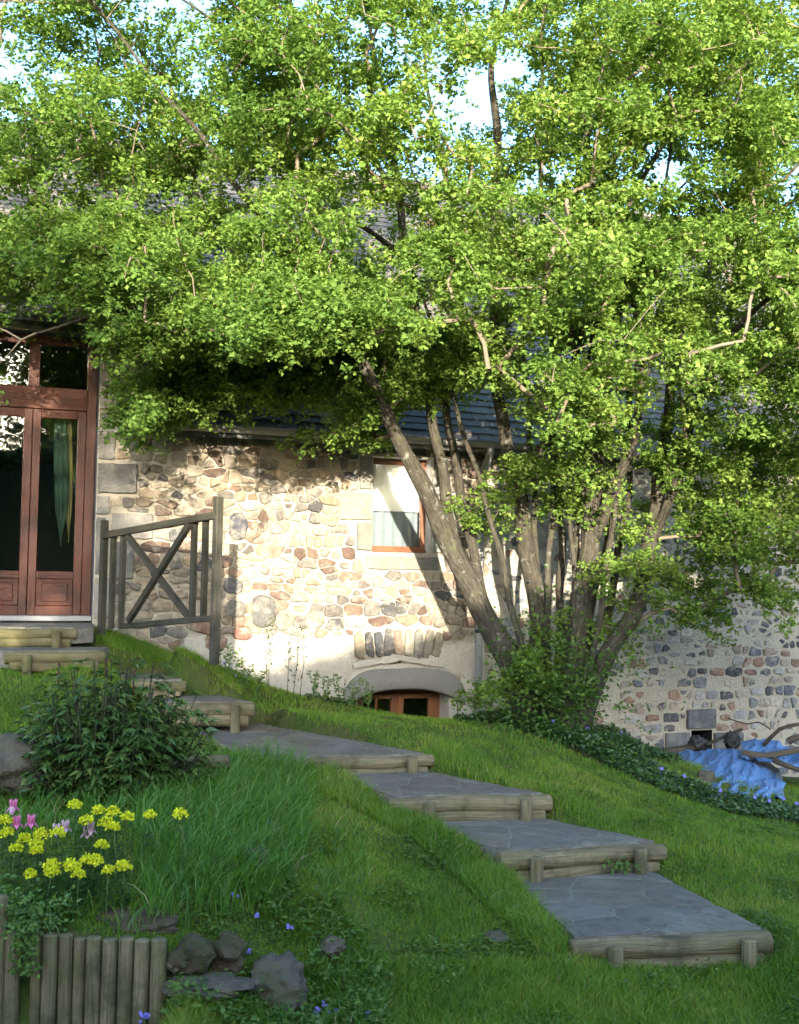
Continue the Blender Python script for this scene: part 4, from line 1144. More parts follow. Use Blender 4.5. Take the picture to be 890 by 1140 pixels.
def dens(px_, py_):
    fx = np.clip(px_ / 100, 0, 8.999); fy = np.clip((py_ + 250) / 100, 0, 9.999)
    i, j = fx.astype(int), fy.astype(int); u, v = fx - i, fy - j
    return (DM[j, i] * (1 - u) + DM[j, i + 1] * u) * (1 - v) + (DM[j + 1, i] * (1 - u) + DM[j + 1, i + 1] * u) * v
clumps, tones = [], []
base0 = at(605, 700, 11.0)
NCL = 4700
def crown_ok(P, px_, py_):
    if px_ < 400 and py_ > (hang(px_) if px_ > 110 else 458): return False
    if px_ < 125 and py_ > 372 and rng.random() < .8: return False
    if 180 < px_ < 530 and py_ > 385 and P[1] < 10.5: return False
    if 360 < px_ < 520 and py_ > 500: return False
    if 195 < px_ < 520 and py_ > 452 and rng.random() < .4: return False
    o_ = (P - FOOT) @ EN
    if o_ < (.45 if P[2] < EAVE else .45 - (P[2] - EAVE) * 1.0): return False
    return P[2] > gz(P[0], P[1]) + .08
hang = lambda x: 478 + 10 * np.sin(x / 23.) + 14 * np.sin(x / 57. + 1)   # lower rim of the left crown
while len(clumps) < NCL:
    px_, py_ = rng.uniform(-170, 1060), rng.uniform(-260, 800)
    if rng.random() > dens(np.array(px_), np.array(py_)): continue
    gapn = mnoise.noise((px_ / 62, py_ / 48, 3.3)) + .5 * mnoise.noise((px_ / 30, py_ / 25, 8.1))
    if py_ < 430 and gapn < (-.20 if py_ < 110 else -.38) and rng.random() < .85: continue
    hd = 2.3 * math.sqrt(max(.12, 1 - ((px_ - 560) / 800) ** 2))
    if py_ > 470: d = rng.uniform(10.2, 11.5) if py_ < 700 else rng.uniform(10.3, 11.3)
    else: d = 10.3 + (rng.random() * 2 - 1) * hd * (.9 if rng.random() < .5 else .7) - .25
    if py_ > 430 and px_ < 185: d = rng.uniform(8.6, 10.4)
    elif py_ > 370 and px_ < 530: d = rng.uniform(10.4, 11.6)
    P = at(px_, py_, d)
    if not crown_ok(P, px_, py_): continue
    # a bough: a drooping plate of several sprays
    hor = unit((P - base0) * [1, 1, 0]); axb = unit(hor * .9 + rng.normal(0, .4, 3) * [1, 1, .5] + np.array([0, 0, -.22])); sdb = unit(np.cross(axb, [0, 0, 1]))
    big = py_ < 440
    for q in range((int(rng.integers(4, 7)) if big else 4) * (6 if 105 < px_ < 520 and 360 < py_ < 465 else 1)):
        u = rng.uniform(-1, 1); Q = P + axb * u * (.42 if big else .28) + sdb * rng.normal(0, .2 if big else .1) + np.array([0, 0, rng.normal(0, .10) - .10 * max(u, 0) ** 2])
        qx, qy = proj(Q)
        if crown_ok(Q, qx, qy): clumps.append(Q); tones.append(0)
clumps = np.array(clumps[:NCL])
base = at(605, 700, 11.0)
order_ = np.argsort(np.linalg.norm((clumps - base) * [1, 1, .8], axis=1))
NP = np.concatenate(nodes); NR = np.concatenate(nrad); nstem_n = len(NP)
pos = np.zeros((nstem_n + NCL * 9, 3)); pos[:nstem_n] = NP; par = np.full(len(pos), -1); cnt = nstem_n
cost0 = np.zeros(len(pos)); cost0[:nstem_n] = np.where(NR > .07, .5, 0)
chains, cdir = [], []
for ci in order_:
    c = clumps[ci]
    dv = c - pos[:cnt]; dist = np.linalg.norm(dv, axis=1)
    k = int(np.argmin(dist + .35 * np.maximum(0, -dv[:, 2]) + cost0[:cnt]))
    p0 = pos[k]; L = dist[k]
    m_ = min(8, max(2, int(L / .14)))
    bow = np.array([rng.normal(0, .05), rng.normal(0, .05), .05]) * L
    ch = [k]
    for q in range(1, m_ + 1):
        t = q / m_; pos[cnt] = p0 + (c - p0) * t + bow * 4 * t * (1 - t) * .8 + rng.normal(0, .008, 3) ; par[cnt] = ch[-1]; ch.append(cnt); cnt += 1
    chains.append(ch)
    dr = unit(pos[ch[-1]] - pos[ch[max(0, len(ch) - 3)]]); hor = unit((c - base) * [1, 1, 0])
    cdir.append(unit(dr * .7 + hor * .5 + np.array([0, 0, -.28])))
load = np.zeros(cnt); 
for ch in chains: load[ch[-1]] += 1
for k in range(cnt - 1, nstem_n - 1, -1): load[par[k]] += load[k]
mb = MB()
for ch in chains:
    rr = [max(.003, min(.02, .0033 * load[k] ** .42)) if k >= nstem_n else None for k in ch]
    rr[0] = rr[1] * 1.15
    mb.tube([pos[k] for k in ch], rr, 5 if rr[0] > .008 else 4, cap=False)
mb.build('branchwork', MAT['twig'], tree)
# leaves: sprays of rosettes along each twig end
cs, ds_, ns_, Ls, rn = [], [], [], [], []
for ch, ci, ax_ in zip(chains, order_, cdir):
    c = clumps[ci]
    px_, py_ = proj(c)
    far = py_ < -60 or px_ < -60 or px_ > 950
    nr = int(rng.integers(20, 29)) if not far else 12
    side = unit(np.cross(ax_, [0, 0, 1])); upv = np.cross(side, ax_)
    ln = rng.uniform(.22, .38)
    u = rng.uniform(-1.0, .8, nr); v = rng.normal(0, .085, nr) * (1.1 - .5 * np.abs(u)); w = rng.normal(0, .045, nr) 
    ros = c + ax_ * (u * ln)[:, None] + side * v[:, None] + upv * w[:, None] + np.array([0, 0, -1]) * (np.clip(u, 0, 1) ** 2 * .10)[:, None]
    k = int(rng.integers(8, 11)) if not far else 7
    cc = np.repeat(ros, k, 0) + rng.normal(0, .022, (nr * k, 3))
    d = rng.normal(0, 1, (nr * k, 3)); d[:, 2] = d[:, 2] * .55 - .1; d += ax_ * .5
    nn = rng.normal(0, .45, (nr * k, 3)) + np.array([0.12, -.2, .8])
    cs.append(cc); ds_.append(d); ns_.append(nn); Ls.append(rng.uniform(.020, .056, nr * k) * (1.3 if far else 1))
    tone = np.clip(np.interp(px_, [0, 300, 600], [.22, .36, .46]) + .25 * mnoise.noise(Vector(c) * .7) + rng.normal(0, .1), 0, 1)  # leaf tint darkens leftward, putting that side's shade into the colour
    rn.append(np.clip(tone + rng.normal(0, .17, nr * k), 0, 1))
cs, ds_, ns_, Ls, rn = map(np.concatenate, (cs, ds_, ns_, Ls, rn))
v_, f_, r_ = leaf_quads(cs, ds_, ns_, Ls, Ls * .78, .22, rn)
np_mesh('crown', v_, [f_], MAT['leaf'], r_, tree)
print('leaves', len(cs))
# basal shoots
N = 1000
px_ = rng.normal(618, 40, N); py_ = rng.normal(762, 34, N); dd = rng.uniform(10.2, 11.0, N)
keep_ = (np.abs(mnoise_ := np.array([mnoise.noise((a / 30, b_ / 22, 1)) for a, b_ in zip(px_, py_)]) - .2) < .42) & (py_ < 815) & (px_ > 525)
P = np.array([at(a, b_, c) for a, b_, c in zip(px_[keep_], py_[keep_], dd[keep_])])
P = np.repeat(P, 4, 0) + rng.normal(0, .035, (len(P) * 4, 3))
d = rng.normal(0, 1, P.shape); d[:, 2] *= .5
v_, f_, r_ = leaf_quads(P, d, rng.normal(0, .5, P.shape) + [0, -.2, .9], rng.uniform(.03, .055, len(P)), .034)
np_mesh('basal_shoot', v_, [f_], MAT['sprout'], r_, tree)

# ------------------------------------------------------------------ grass
def visible_xy(N, margin=90, ymin=4.55, ymax=12.4, power=1.0):
    Y = (ymin ** -power + rng.random(N) * (ymax ** -power - ymin ** -power)) ** (-1 / power)
    u = rng.uniform(-445 - margin, 445 + margin, N) / FPX
    X = u * Y
    return X, Y
def not_paved(X, Y, pad=.0):
    P = np.c_[X, Y]; ok = np.ones(len(X), bool)
    for poly, z in SLABS:
        ok &= ~poly_side(P, grow(poly, pad))
    return ok
def in_px(px_, py_, poly): return poly_side(np.c_[px_, py_], poly)
BORDER = [(340,778),(380,772),(470,794),(545,794),(600,800),(690,818),(745,866),(800,889),(900,905),(960,915),(960,938),(880,917),(800,904),(720,874),(640,838),(560,808),(470,797),(380,785)]
BED = [(-60,900),(60,890),(190,870),(340,830),(350,900),(335,990),(300,1060),(190,1045),(-60,1045)]
WEEDS = [(270,1010),(300,980),(380,1010),(430,1090),(430,1200),(185,1200),(188,1112),(255,1118),(340,1118),(345,1060)]
X, Y = visible_xy(430000)
mY = rng.uniform(3.4, 12.3, 190000); mX = rng.choice([-1, 1], 190000) * rng.uniform(520, 1050, 190000) / FPX * mY   # lawn beyond the sides of the picture
X = np.r_[X, mX]; Y = np.r_[Y, mY]
X = np.r_[X, rng.uniform(-3.4, -1.5, 34000)]; Y = np.r_[Y, rng.uniform(9.7, 11.5, 34000)]
o_ = -(DW + (np.c_[X, Y, np.zeros(len(X))] - 0) @ EN) * -1
front = DW + np.c_[X, Y, np.zeros(len(X))] @ EN          # distance in front of the wall
Z = gz(X, Y); px_, py_ = proj(np.c_[X, Y, Z])
ok = (front > .06) & not_paved(X, Y, .03) & ~((Y < 5.08) & (X < EDGE_R[0] + .03) & (Y > 4.9)) & (py_ < 1400)
ok &= ~in_px(px_, py_, BED) | (rng.random(len(X)) < .35)
ok &= ~in_px(px_, py_, BORDER)
X, Y, Z, px_, py_ = X[ok], Y[ok], Z[ok], px_[ok], py_[ok]
pat = np.sin(X * 2.3 + 1.1 * np.sin(Y * 1.9)) * np.cos(Y * 2.1 + .7 * np.sin(X * 3.1)) + .5 * np.sin(X * 6.3 + Y * 4.1)
h = rng.uniform(.022, .055, len(X)) * (1 + .3 * pat)
LONGSTRIPS = [([(320,845),(445,878),(500,915),(560,958),(645,1055),(610,1075),(545,1015),(470,945),(400,905),(310,870)], .12),
              ([(470,822),(530,838),(560,870),(600,885),(560,880),(500,862),(472,850)], .10), ([(600,880),(660,900),(640,915),(605,905)], .09),
              ([(100,695),(180,700),(290,745),(300,775),(230,770),(100,745)], .095), ([(-60,750),(110,770),(120,830),(-60,840)], .075),
              ([(185,1080),(940,1070),(940,1250),(185,1250)], .075), (WEEDS, .09), ([(640,1062),(850,1050),(870,1075),(640,1090)], .06), ([(270,780),(360,800),(420,820),(300,805)], .06)]
for poly, hh in LONGSTRIPS:
    m_ = in_px(px_, py_, poly); h[m_] = rng.uniform(.35, 1.0, m_.sum()) * hh + .02
pat2 = np.array([mnoise.noise((a * 1.7, b_ * 1.7, 5)) + .6 * mnoise.noise((a * 5, b_ * 5, 1)) for a, b_ in zip(X, Y)])
rn = np.clip(.45 + .12 * pat + .5 * pat2 + rng.normal(0, .25, len(X)), 0, .97); rn[rng.random(len(X)) < .03] = 1
lean = rng.normal(0, .38, (len(X), 3)); lean[:, 2] = 0
v_, fs_, r_ = blades(np.c_[X, Y, Z - .004], lean, np.maximum(h, .015), rng.uniform(.0032, .0065, len(X)), rn, 2)
o = np_mesh('lawn_grass', v_, fs_, MAT['grass'], r_); tag(o, 'short mown green grass covering the garden slope', 'grass', kind='stuff')
# tall grass in the bed and along edges
X, Y = visible_xy(90000, 60, 4.95, 10.5, .6)
Z = gz(X, Y); px_, py_ = proj(np.c_[X, Y, Z])
h = np.zeros(len(X))
for poly, hh, pr in [([(150,905),(215,870),(335,835),(345,900),(338,965),(300,1010),(215,1040),(165,1040),(150,960)], .34, .8), ([(-60,890),(120,885),(160,930),(60,950),(-60,950)], .26, .35), ([(10,985),(190,985),(190,1042),(10,1042)], .22, .22),
                     ([(200,835),(345,830),(360,880),(210,880)], .16, .6), (LONGSTRIPS[0][0], .17, .3), ([(420,1085),(950,1070),(950,1250),(420,1250)], .11, .16), (LONGSTRIPS[1][0], .18, .2), ([(186,1092),(345,1092),(350,1135),(186,1135)], .12, .7), (WEEDS, .22, .55), ([(185,1095),(420,1095),(420,1200),(185,1200)], .16, .2), ([(260,905),(400,930),(420,1000),(320,1010)], .17, .2),
                     ([(530,800),(600,815),(640,840),(560,830)], .2, .25), ([(600,1030),(645,1065),(660,1095),(600,1090)], .15, .2)]:
    m_ = in_px(px_, py_, poly) & (rng.random(len(X)) < pr) & (h == 0); h[m_] = rng.uniform(.45, 1.1, m_.sum()) * hh
tuft = np.array([mnoise.noise((a * 6, b_ * 6, 2)) for a, b_ in zip(X, Y)])
front = DW + np.c_[X, Y, np.zeros(len(X))] @ EN
ok = (h > 0) & not_paved(X, Y, .02) & (front > .1) & (tuft > -.28) & ~((Y < 5.07) & (X < EDGE_R[0] + .03))
X, Y, Z, h = X[ok], Y[ok], Z[ok], h[ok]
lean = rng.normal(0, .33, (len(X), 3)); lean[:, 0] += .10; lean[:, 2] = 0
rn = np.clip(rng.normal(.45, .22, len(X)), 0, .95); rn[rng.random(len(X)) < .02] = 1
v_, fs_, r_ = blades(np.c_[X, Y, Z - .005], lean, h, rng.uniform(.0035, .0075, len(X)), rn, 4, 1.0)
o = np_mesh('tall_grass', v_, fs_, MAT['tallgrass'], r_, smooth=True); tag(o, 'tall uncut grass tufts beside the path and in the flower bed', 'grass', kind='stuff')
print('tall', len(X))
# low broad-leaved weeds
X, Y = visible_xy(15000, 40, 4.8, 10, 1.0); Z = gz(X, Y); px_, py_ = proj(np.c_[X, Y, Z])
cl = np.array([mnoise.noise((a * 2.3, b_ * 2.3, 9)) for a, b_ in zip(X, Y)])
front = DW + np.c_[X, Y, np.zeros(len(X))] @ EN
inw = in_px(px_, py_, WEEDS) | in_px(px_, py_, [(-20,1000),(100,1000),(60,1100),(-20,1120)])
inw &= rng.random(len(X)) < .5
ok = not_paved(X, Y, .05) & (front > .3) & ((cl > .20) | inw) & ~((Y < 5.06) & (X < EDGE_R[0] + .02) & (Y > 4.97))
X, Y, Z, inw = X[ok], Y[ok], Z[ok], inw[ok]; k = 7
c = np.repeat(np.c_[X, Y, Z + .01], k, 0) + rng.normal(0, .018, (len(X) * k, 3)); up_ = np.repeat(inw, k)
c[:, 2] = np.maximum(c[:, 2], np.repeat(Z, k)) + np.where(up_, rng.random(len(c)) * .12, rng.random(len(c)) * .025)
d = rng.normal(0, 1, c.shape); d[:, 2] = .25
L = np.where(up_, rng.uniform(.02, .045, len(c)), rng.uniform(.015, .032, len(c)))
v_, f_, r_ = leaf_arrays(c, d, rng.normal(0, .3, c.shape) + [0, 0, 1], L, L * .6, .12)
o = np_mesh('lawn_weeds', v_, [f_], MAT['weed'], r_); tag(o, 'low broad-leaved weeds scattered through the lawn and by the rocks', 'weeds', kind='stuff')

# ------------------------------------------------------------------ periwinkle border
N = 26000
X, Y = visible_xy(N * 6, 60, 8.8, 12.5, .3); Z = gz(X, Y); px_, py_ = proj(np.c_[X, Y, Z])
front = DW + np.c_[X, Y, np.zeros(len(X))] @ EN
ok = in_px(px_, py_, BORDER) & (front > .12) | (in_px(px_, py_, [(560,790),(700,805),(760,850),(640,835)]) & (front > .3))
X, Y, Z = X[ok][:N], Y[ok][:N], Z[ok][:N]
hh = .10 + .10 * np.array([mnoise.noise((a * 2.2, b_ * 2.2, 5)) for a, b_ in zip(X, Y)])
px_, _ = proj(np.c_[X, Y, Z]); hh *= np.interp(px_, [330, 520, 580, 690, 735, 780, 900], [.4, .6, 1.4, 1.2, .5, .55, .75])
c = np.c_[X, Y, Z + rng.random(len(X)) ** .7 * np.maximum(hh, .04)]
d = rng.normal(0, 1, c.shape); d[:, 2] *= .4
L = rng.uniform(.03, .055, len(c))
v_, f_, r_ = leaf_arrays(c, d, rng.normal(0, .5, c.shape) + [0, -.2, 1], L, L * .5, .1)
peri = np_mesh('periwinkle_cover', v_, [f_], MAT['periwinkle'], r_); tag(peri, 'dark evergreen periwinkle ground cover along the foot of the tree and wall', 'ground cover', kind='stuff')
print('peri', len(c))
def flower(mb, c, r, nrm=(0, -.7, .7), petals=5):
    nrm = unit(np.array(nrm, float) + rng.normal(0, .2, 3)); x = unit(np.cross(nrm, [.3, .2, 1])); y = np.cross(nrm, x)
    for k in range(petals):
        a = 2 * math.pi * k / petals + .3; dr = x * math.cos(a) + y * math.sin(a); sd_ = np.cross(nrm, dr)
        mb.add([c, c + dr * r * .6 + sd_ * r * .38 + nrm * r * .15, c + dr * r + nrm * r * .1, c + dr * r * .6 - sd_ * r * .38 + nrm * r * .15], [(0, 1, 2, 3)])
for x, y in [(854,908),(870,905),(838,904),(735,872),(690,830),(570,803),(653,826),(884,911),(760,880),(615,818),(800,896)]:
    mb = MB(); P = on_ground(x, y); flower(mb, P + np.array([0, -.06, .13]), .019); mb.build('flower', MAT['violet'], peri, smooth=False)

# ------------------------------------------------------------------ leafy bush
bc = at(122, 892, 7.0)
bush = empty('peony_bush', bc, 'rounded dark green leafy bush with reddish stem tips, beside the upper path', 'bush')
mb = MB(); LV = []
cs, ds_, ns_, Ls = [], [], [], []
for k in range(270):
    a = rng.uniform(0, 6.283); sp_ = math.sqrt(rng.random()) * 1.0
    lob = 1 + .22 * math.sin(2 * a + 1) + .14 * math.sin(5 * a)
    top = bc + np.array([math.cos(a) * sp_ * .45 * lob, math.sin(a) * sp_ * .38 * lob, rng.uniform(.30, .86) * math.sqrt(max(.15, 1 - (sp_ * .82) ** 2))])
    foot = bc + np.array([math.cos(a) * sp_ * .14, math.sin(a) * sp_ * .14, -.05])
    pth = [foot + (top - foot) * t + np.array([math.cos(a), math.sin(a), 0]) * .06 * math.sin(math.pi * t) * sp_ for t in np.linspace(0, 1, 6)]
    mb.tube(pth, [.006, .006, .005, .005, .004, .003], 5, cap=False)
    for t in np.linspace(.25, 1, 9):
        p = foot + (top - foot) * t + np.array([math.cos(a), math.sin(a), 0]) * .06 * math.sin(math.pi * t) * sp_
        b0 = rng.uniform(0, 6.283); pet = np.array([math.cos(b0), math.sin(b0), .25]) + np.array([math.cos(a), math.sin(a), 0]) * .5; pet = unit(pet)
        q = p + pet * rng.uniform(.03, .07)
        sidev = unit(np.cross(pet, [0, 0, 1]))
        for w_ in (-1.1, -.45, .45, 1.1, 0):
            cs.append(q); ds_.append(unit(pet + sidev * w_ * .8 + np.array([0, 0, rng.uniform(-.45, .15)]))); ns_.append(np.array([0, 0, 1]) + rng.normal(0, .3, 3)); Ls.append(rng.uniform(.05, .092) * (1 if abs(w_) < 1 else .75))
mb.build('branch', MAT['bushstem'], bush)
cs, ds_, ns_, Ls = np.array(cs), np.array(ds_), np.array(ns_), np.array(Ls)
v_, f_, r_ = leaf_arrays(cs, ds_, ns_, Ls, Ls * .34, .2, None, .3)
np_mesh('foliage', v_, [f_], MAT['peony'], r_, bush, smooth=True)
for x, y in ((66,742),(119,732),(150,750)):
    mb = MB(); p = at(x, y, 7.0); q = [p - np.array([0, 0, .12]), p - np.array([.005, 0, .06]), p, p + np.array([0, 0, .012]), p + np.array([0, 0, .024])]
    mb.tube(q, [.005, .005, .004, .010, .004], 7); mb.build('shoot_tip', MAT['redstem'], bush)

# ------------------------------------------------------------------ euphorbia clumps (yellow) in the bed
heads = [(83,897),(110,903),(126,905),(142,910),(167,908),(201,908),(96,915),(118,917),(127,922),(5,915),(27,935),(40,941),(46,930),(64,929),(18,946),(34,974),(57,965),(40,948),(82,967),(78,963),(98,958),(113,942),(107,960),(121,970),(138,966),(58,972),(8,928),(88,975)]
clmp = [('euphorbia with yellow flower heads at the back of the bed, nearest the leafy bush', lambda x, y: y < 925 and x > 60),
        ('euphorbia with yellow flower heads at the left edge of the bed, below the pink columbines', lambda x, y: x <= 60 and y < 960),
        ('euphorbia with the lowest yellow flower heads, in the middle of the bed', lambda x, y: True)]
left = list(heads)
for labl, test in clmp:
    mine = [hxy for hxy in left if test(*hxy)]; left = [hxy for hxy in left if hxy not in mine]
    cx_ = np.mean([m_[0] for m_ in mine]); cy_ = np.mean([m_[1] for m_ in mine])
    d0 = 5.2 + (975 - cy_) * .006
    bp = at(cx_, cy_, d0); bp[2] = gz(bp[0], bp[1])
    t = empty('euphorbia', bp, labl, 'flower', 'yellow euphorbias in the flower bed')
    lc_, ld_, ln_ = [], [], []
    for (x, y) in mine:
        d1 = 5.2 + (975 - y) * .0062; P = at(x, y, d1); r = rng.uniform(.023, .033)
        gzP = gz(P[0], P[1]); ht = max(.12, P[2] - gzP)
        ft = np.array([P[0] + rng.normal(0, .02), P[1] + rng.normal(0, .02) + .02, P[2] - max(ht, .2)])
        smb_ = MB(); smb_.tube([ft, ft + (P - ft) * .5 + np.array([rng.normal(0, .01), 0, 0]), P], [.004, .0035, .003], 5, cap=False); smb_.build('stalk', MAT['stem'], t)
        for q in range(60):
            tt = rng.uniform(.15, .95); a = rng.uniform(0, 6.283)
            lc_.append(ft + (P - ft) * tt); ld_.append([math.cos(a), math.sin(a), .35]); ln_.append([-.3 * math.cos(a), -.3 * math.sin(a), 1])
        # the head: a dome of small cupped bracts
        nb = 130; u = rng.random(nb); a = rng.uniform(0, 6.283, nb); ph = np.arccos(1 - u * 1.15)
        dr = np.c_[np.sin(ph) * np.cos(a), np.sin(ph) * np.sin(a), np.cos(ph) * .9]
        lump = 1 + .16 * np.sin(a * 5 + rng.random() * 6)
        c = P + dr * r * (rng.uniform(.75, 1.0, nb) * lump)[:, None]
        v_, f_, r_ = leaf_quads(c, rng.normal(0, .7, dr.shape) + dr * .4, dr + rng.normal(0, .35, dr.shape), .0135, .0125, .15)
        np_mesh('flower_head', v_, [f_], MAT['yellow'], r_, t)
    lc_, ld_, ln_ = map(np.array, (lc_, ld_, ln_))
    v_, f_, r_ = leaf_arrays(lc_, ld_, ln_, .05, .013, .1); np_mesh('foliage', v_, [f_], MAT['euphorbia'], r_, t)
# columbines
for labl, pts_ in (('deep pink columbine flowers on thin stalks at the far left of the bed', [(15,897,1),(19,915,0),(35,914,0)]), ('faded pale pink columbine flowers among the yellow heads', [(63,924,2),(73,920,2),(97,926,2),(101,922,2)])):
    b0 = at(pts_[0][0], pts_[0][1], 5.7); b0[2] = gz(b0[0], b0[1])
    t = empty('columbine', b0, labl, 'flower', 'columbines in the flower bed')
    for x, y, kd in pts_:
        sm = MB()
        P = at(x, y, 5.6); ft = np.array([P[0] + .01, P[1] + .03, P[2] - .32]); sm.tube([ft, (ft + P) / 2 + np.array([.01, 0, .02]), P], .0028, 5, cap=False)
        sm.build('stalk', MAT['stem'], t); mb = MB()
        for q in range(5):
            a = q * 1.2566; dr = np.array([math.cos(a), math.sin(a), 0])
            mb.add([P, P + dr * .020 + np.array([0, 0, -.012]) + np.cross(dr, [0, 0, 1]) * .012, P + dr * .036 + np.array([0, 0, -.03]), P + dr * .020 + np.array([0, 0, -.012]) - np.cross(dr, [0, 0, 1]) * .012], [(0, 1, 2, 3)])
            mb.tube([P + dr * .010 + np.array([0, 0, -.01]), P + dr * .013 + np.array([0, 0, .016]), P + dr * .018 + np.array([0, 0, .030])], [.007, .005, .002], 6)
        fl = mb.build('flower', MAT['pink'] if kd < 2 else MAT['palepink'], t)
        if kd == 1:
            mb = MB(); mb.tube([P + np.array([0, -.012, -.006]), P + np.array([0, -.02, -.022]), P + np.array([0, -.02, -.036])], [.012, .013, .010], 8); mb.build('corolla', MAT['palepink'], fl)
# forget-me-nots and bluebells
fm = [('cluster of pale blue forget-me-nots in the lawn above the tall grass edge', [(297,908),(302,911),(308,913),(313,907),(300,918),(305,923),(311,924),(295,912)]),
      ('pale blue forget-me-not near the right edge of the tall grass', [(322,938),(326,940),(319,936),(268,904)]),
      ('small bright blue flowers at the foot of the leafy bush', [(174,885),(177,889),(198,898),(160,900)]),
      ('violet flowers on short stalks beside the grey rock', [(292,951),(264,995),(286,1018),(255,1042),(322,1032),(277,1060)]),
      ('violet blue flowers low in the weeds at the bottom', [(355,1122),(361,1118),(370,1126),(407,1129),(262,1105),(352,1130)]),
      ('single pale violet flower in front of the border logs', [(161,1134),(160,1131)]),
      ('small blue flowers in the long grass at the railing post', [(258,742),(270,748),(262,752),(276,754),(250,738)])]
for labl, pts_ in fm:
    G = [on_ground(x, y) for x, y in pts_]
    b0 = G[0]
    t = empty('blue_flower', b0, labl, 'flower', 'small blue flowers in the grass')
    bl_ = MAT['blue'] if 'violet' not in labl else MAT['violet']
    for (x, y), P in zip(pts_, G):
        sm, mb = MB(), MB()
        h_ = rng.uniform(.07, .14); Q = P + np.array([0, 0, h_]); Q2 = at(x, y, P[1] - .12); Q = Q2
        ft = np.array([Q[0], Q[1] + .02, gz(Q[0], Q[1])]); sm.tube([ft, (ft + Q) / 2 + np.array([.008, 0, 0]), Q], .002, 4, cap=False)
        for q in range(4): flower(mb, Q + rng.normal(0, .009, 3), .0085, (0, -.8, .5))
        sm.build('stalk', MAT['stem'], t); mb.build('blossom', bl_, t, smooth=False)

# spindly plants against the render
for labl, xs, hpx in (('tall spindly plant with dark seed pods on bare stalks against the pale render', (296,306,317,329,338), 70), ('low leafy plant at the foot of the render, left of the basement window', (352,366,380,396,410), 26), ('bushy low weed with thin leaves at the foot of the right railing post', (250,262,276,288), 26)):
    g0 = on_ground(xs[0], 775 if xs[0] > 290 else 757)
    P0 = at(xs[0], 775, 11.2); P0[2] = gz(P0[0], P0[1])
    t = empty('wild_plant', P0, labl, 'plant')
    LC, LD = [], []
    for x in xs:
        for rep in range(1 if hpx > 50 else 3):
            sm = MB(); dY = rng.uniform(11.1, 11.35) if x > 290 else 10.75
            P = at(x + rng.normal(0, 4), 700, dY); P[2] = gz(P[0], P[1])
            H_ = hpx / 115 * rng.uniform(.75, 1.15) + .05; tip = P + np.array([rng.normal(0, .05), rng.normal(0, .03), H_])
            sm.tube([P, (P + tip) / 2 + np.array([rng.normal(0, .02), 0, 0]), tip], [.004, .003, .0015], 4, cap=False)
            for q in range(14 if hpx > 50 else 34):
                tt = rng.uniform(.2, 1); b0 = P + (tip - P) * tt; a = rng.uniform(0, 6.283); e = b0 + np.array([math.cos(a), math.sin(a), .4]) * rng.uniform(.015, .05)
                if hpx > 50:
                    sm.tube([b0, e], [.0012, .001], 3, cap=False); sm.tube([e, e + np.array([0, 0, .008]), e + np.array([0, 0, .018])], [.003, .0075, .003], 6)
                LC.append(b0); LD.append([math.cos(a), math.sin(a), .5])
            sm.build('stalk', MAT['stem' if hpx < 50 else 'seed'], t)
    LC, LD = np.array(LC), np.array(LD); v_, f_, r_ = leaf_arrays(LC, LD, rng.normal(0, .4, LC.shape) + [0, -.3, .8], .045 if hpx < 50 else .025, .016, .1); np_mesh('foliage', v_, [f_], MAT['weed'], r_, t)
# weed on the second step
P = at(690, 962, 7.2); t = empty('step_weed', P, 'small leafy weed sprouting between the logs of the second lowest step', 'plant')
c = P + rng.normal(0, 1, (70, 3)) * [.05, .015, .022]; d = rng.normal(0, 1, c.shape); d[:, 1] -= .6
v_, f_, r_ = leaf_arrays(c, d, rng.normal(0, .4, c.shape) + [0, -.5, .8], .03, .02, .1); np_mesh('foliage', v_, [f_], MAT['weed'], r_, t)
# leafy trailing plant over the edging
P = at(28, 1040, 4.93); t = empty('trailing_plant', P, 'bright green trailing plant spilling over the log edging at the left', 'plant')
c = np.concatenate([np.array([at(x, y, dd_) for x, y, dd_ in zip(rng.normal(32, 22, 420), rng.normal(1018, 14, 420), rng.uniform(4.9, 5.1, 420))]), np.array([at(x, y, dd_) for x, y, dd_ in zip(rng.normal(27, 8, 260), rng.uniform(1030, 1085, 260), rng.uniform(4.88, 4.93, 260))])])
d = rng.normal(0, 1, c.shape); d[:, 2] *= .6
v_, f_, r_ = leaf_arrays(c, d, rng.normal(0, .5, c.shape) + [0, -.5, .8], .022, .017, .1); np_mesh('foliage', v_, [f_], MAT['weed'], r_, t)
mb = MB()
for k in range(9):
    mb = MB(); p = at(rng.uniform(5, 60), 1025, 4.95); q = p + np.array([rng.normal(0, .05), -.03, -rng.uniform(.05, .22)]); mb.tube([p, (p + q) / 2 + np.array([.01, -.03, .02]), q], .002, 4, cap=False); mb.build('stalk', MAT['stem'], t)

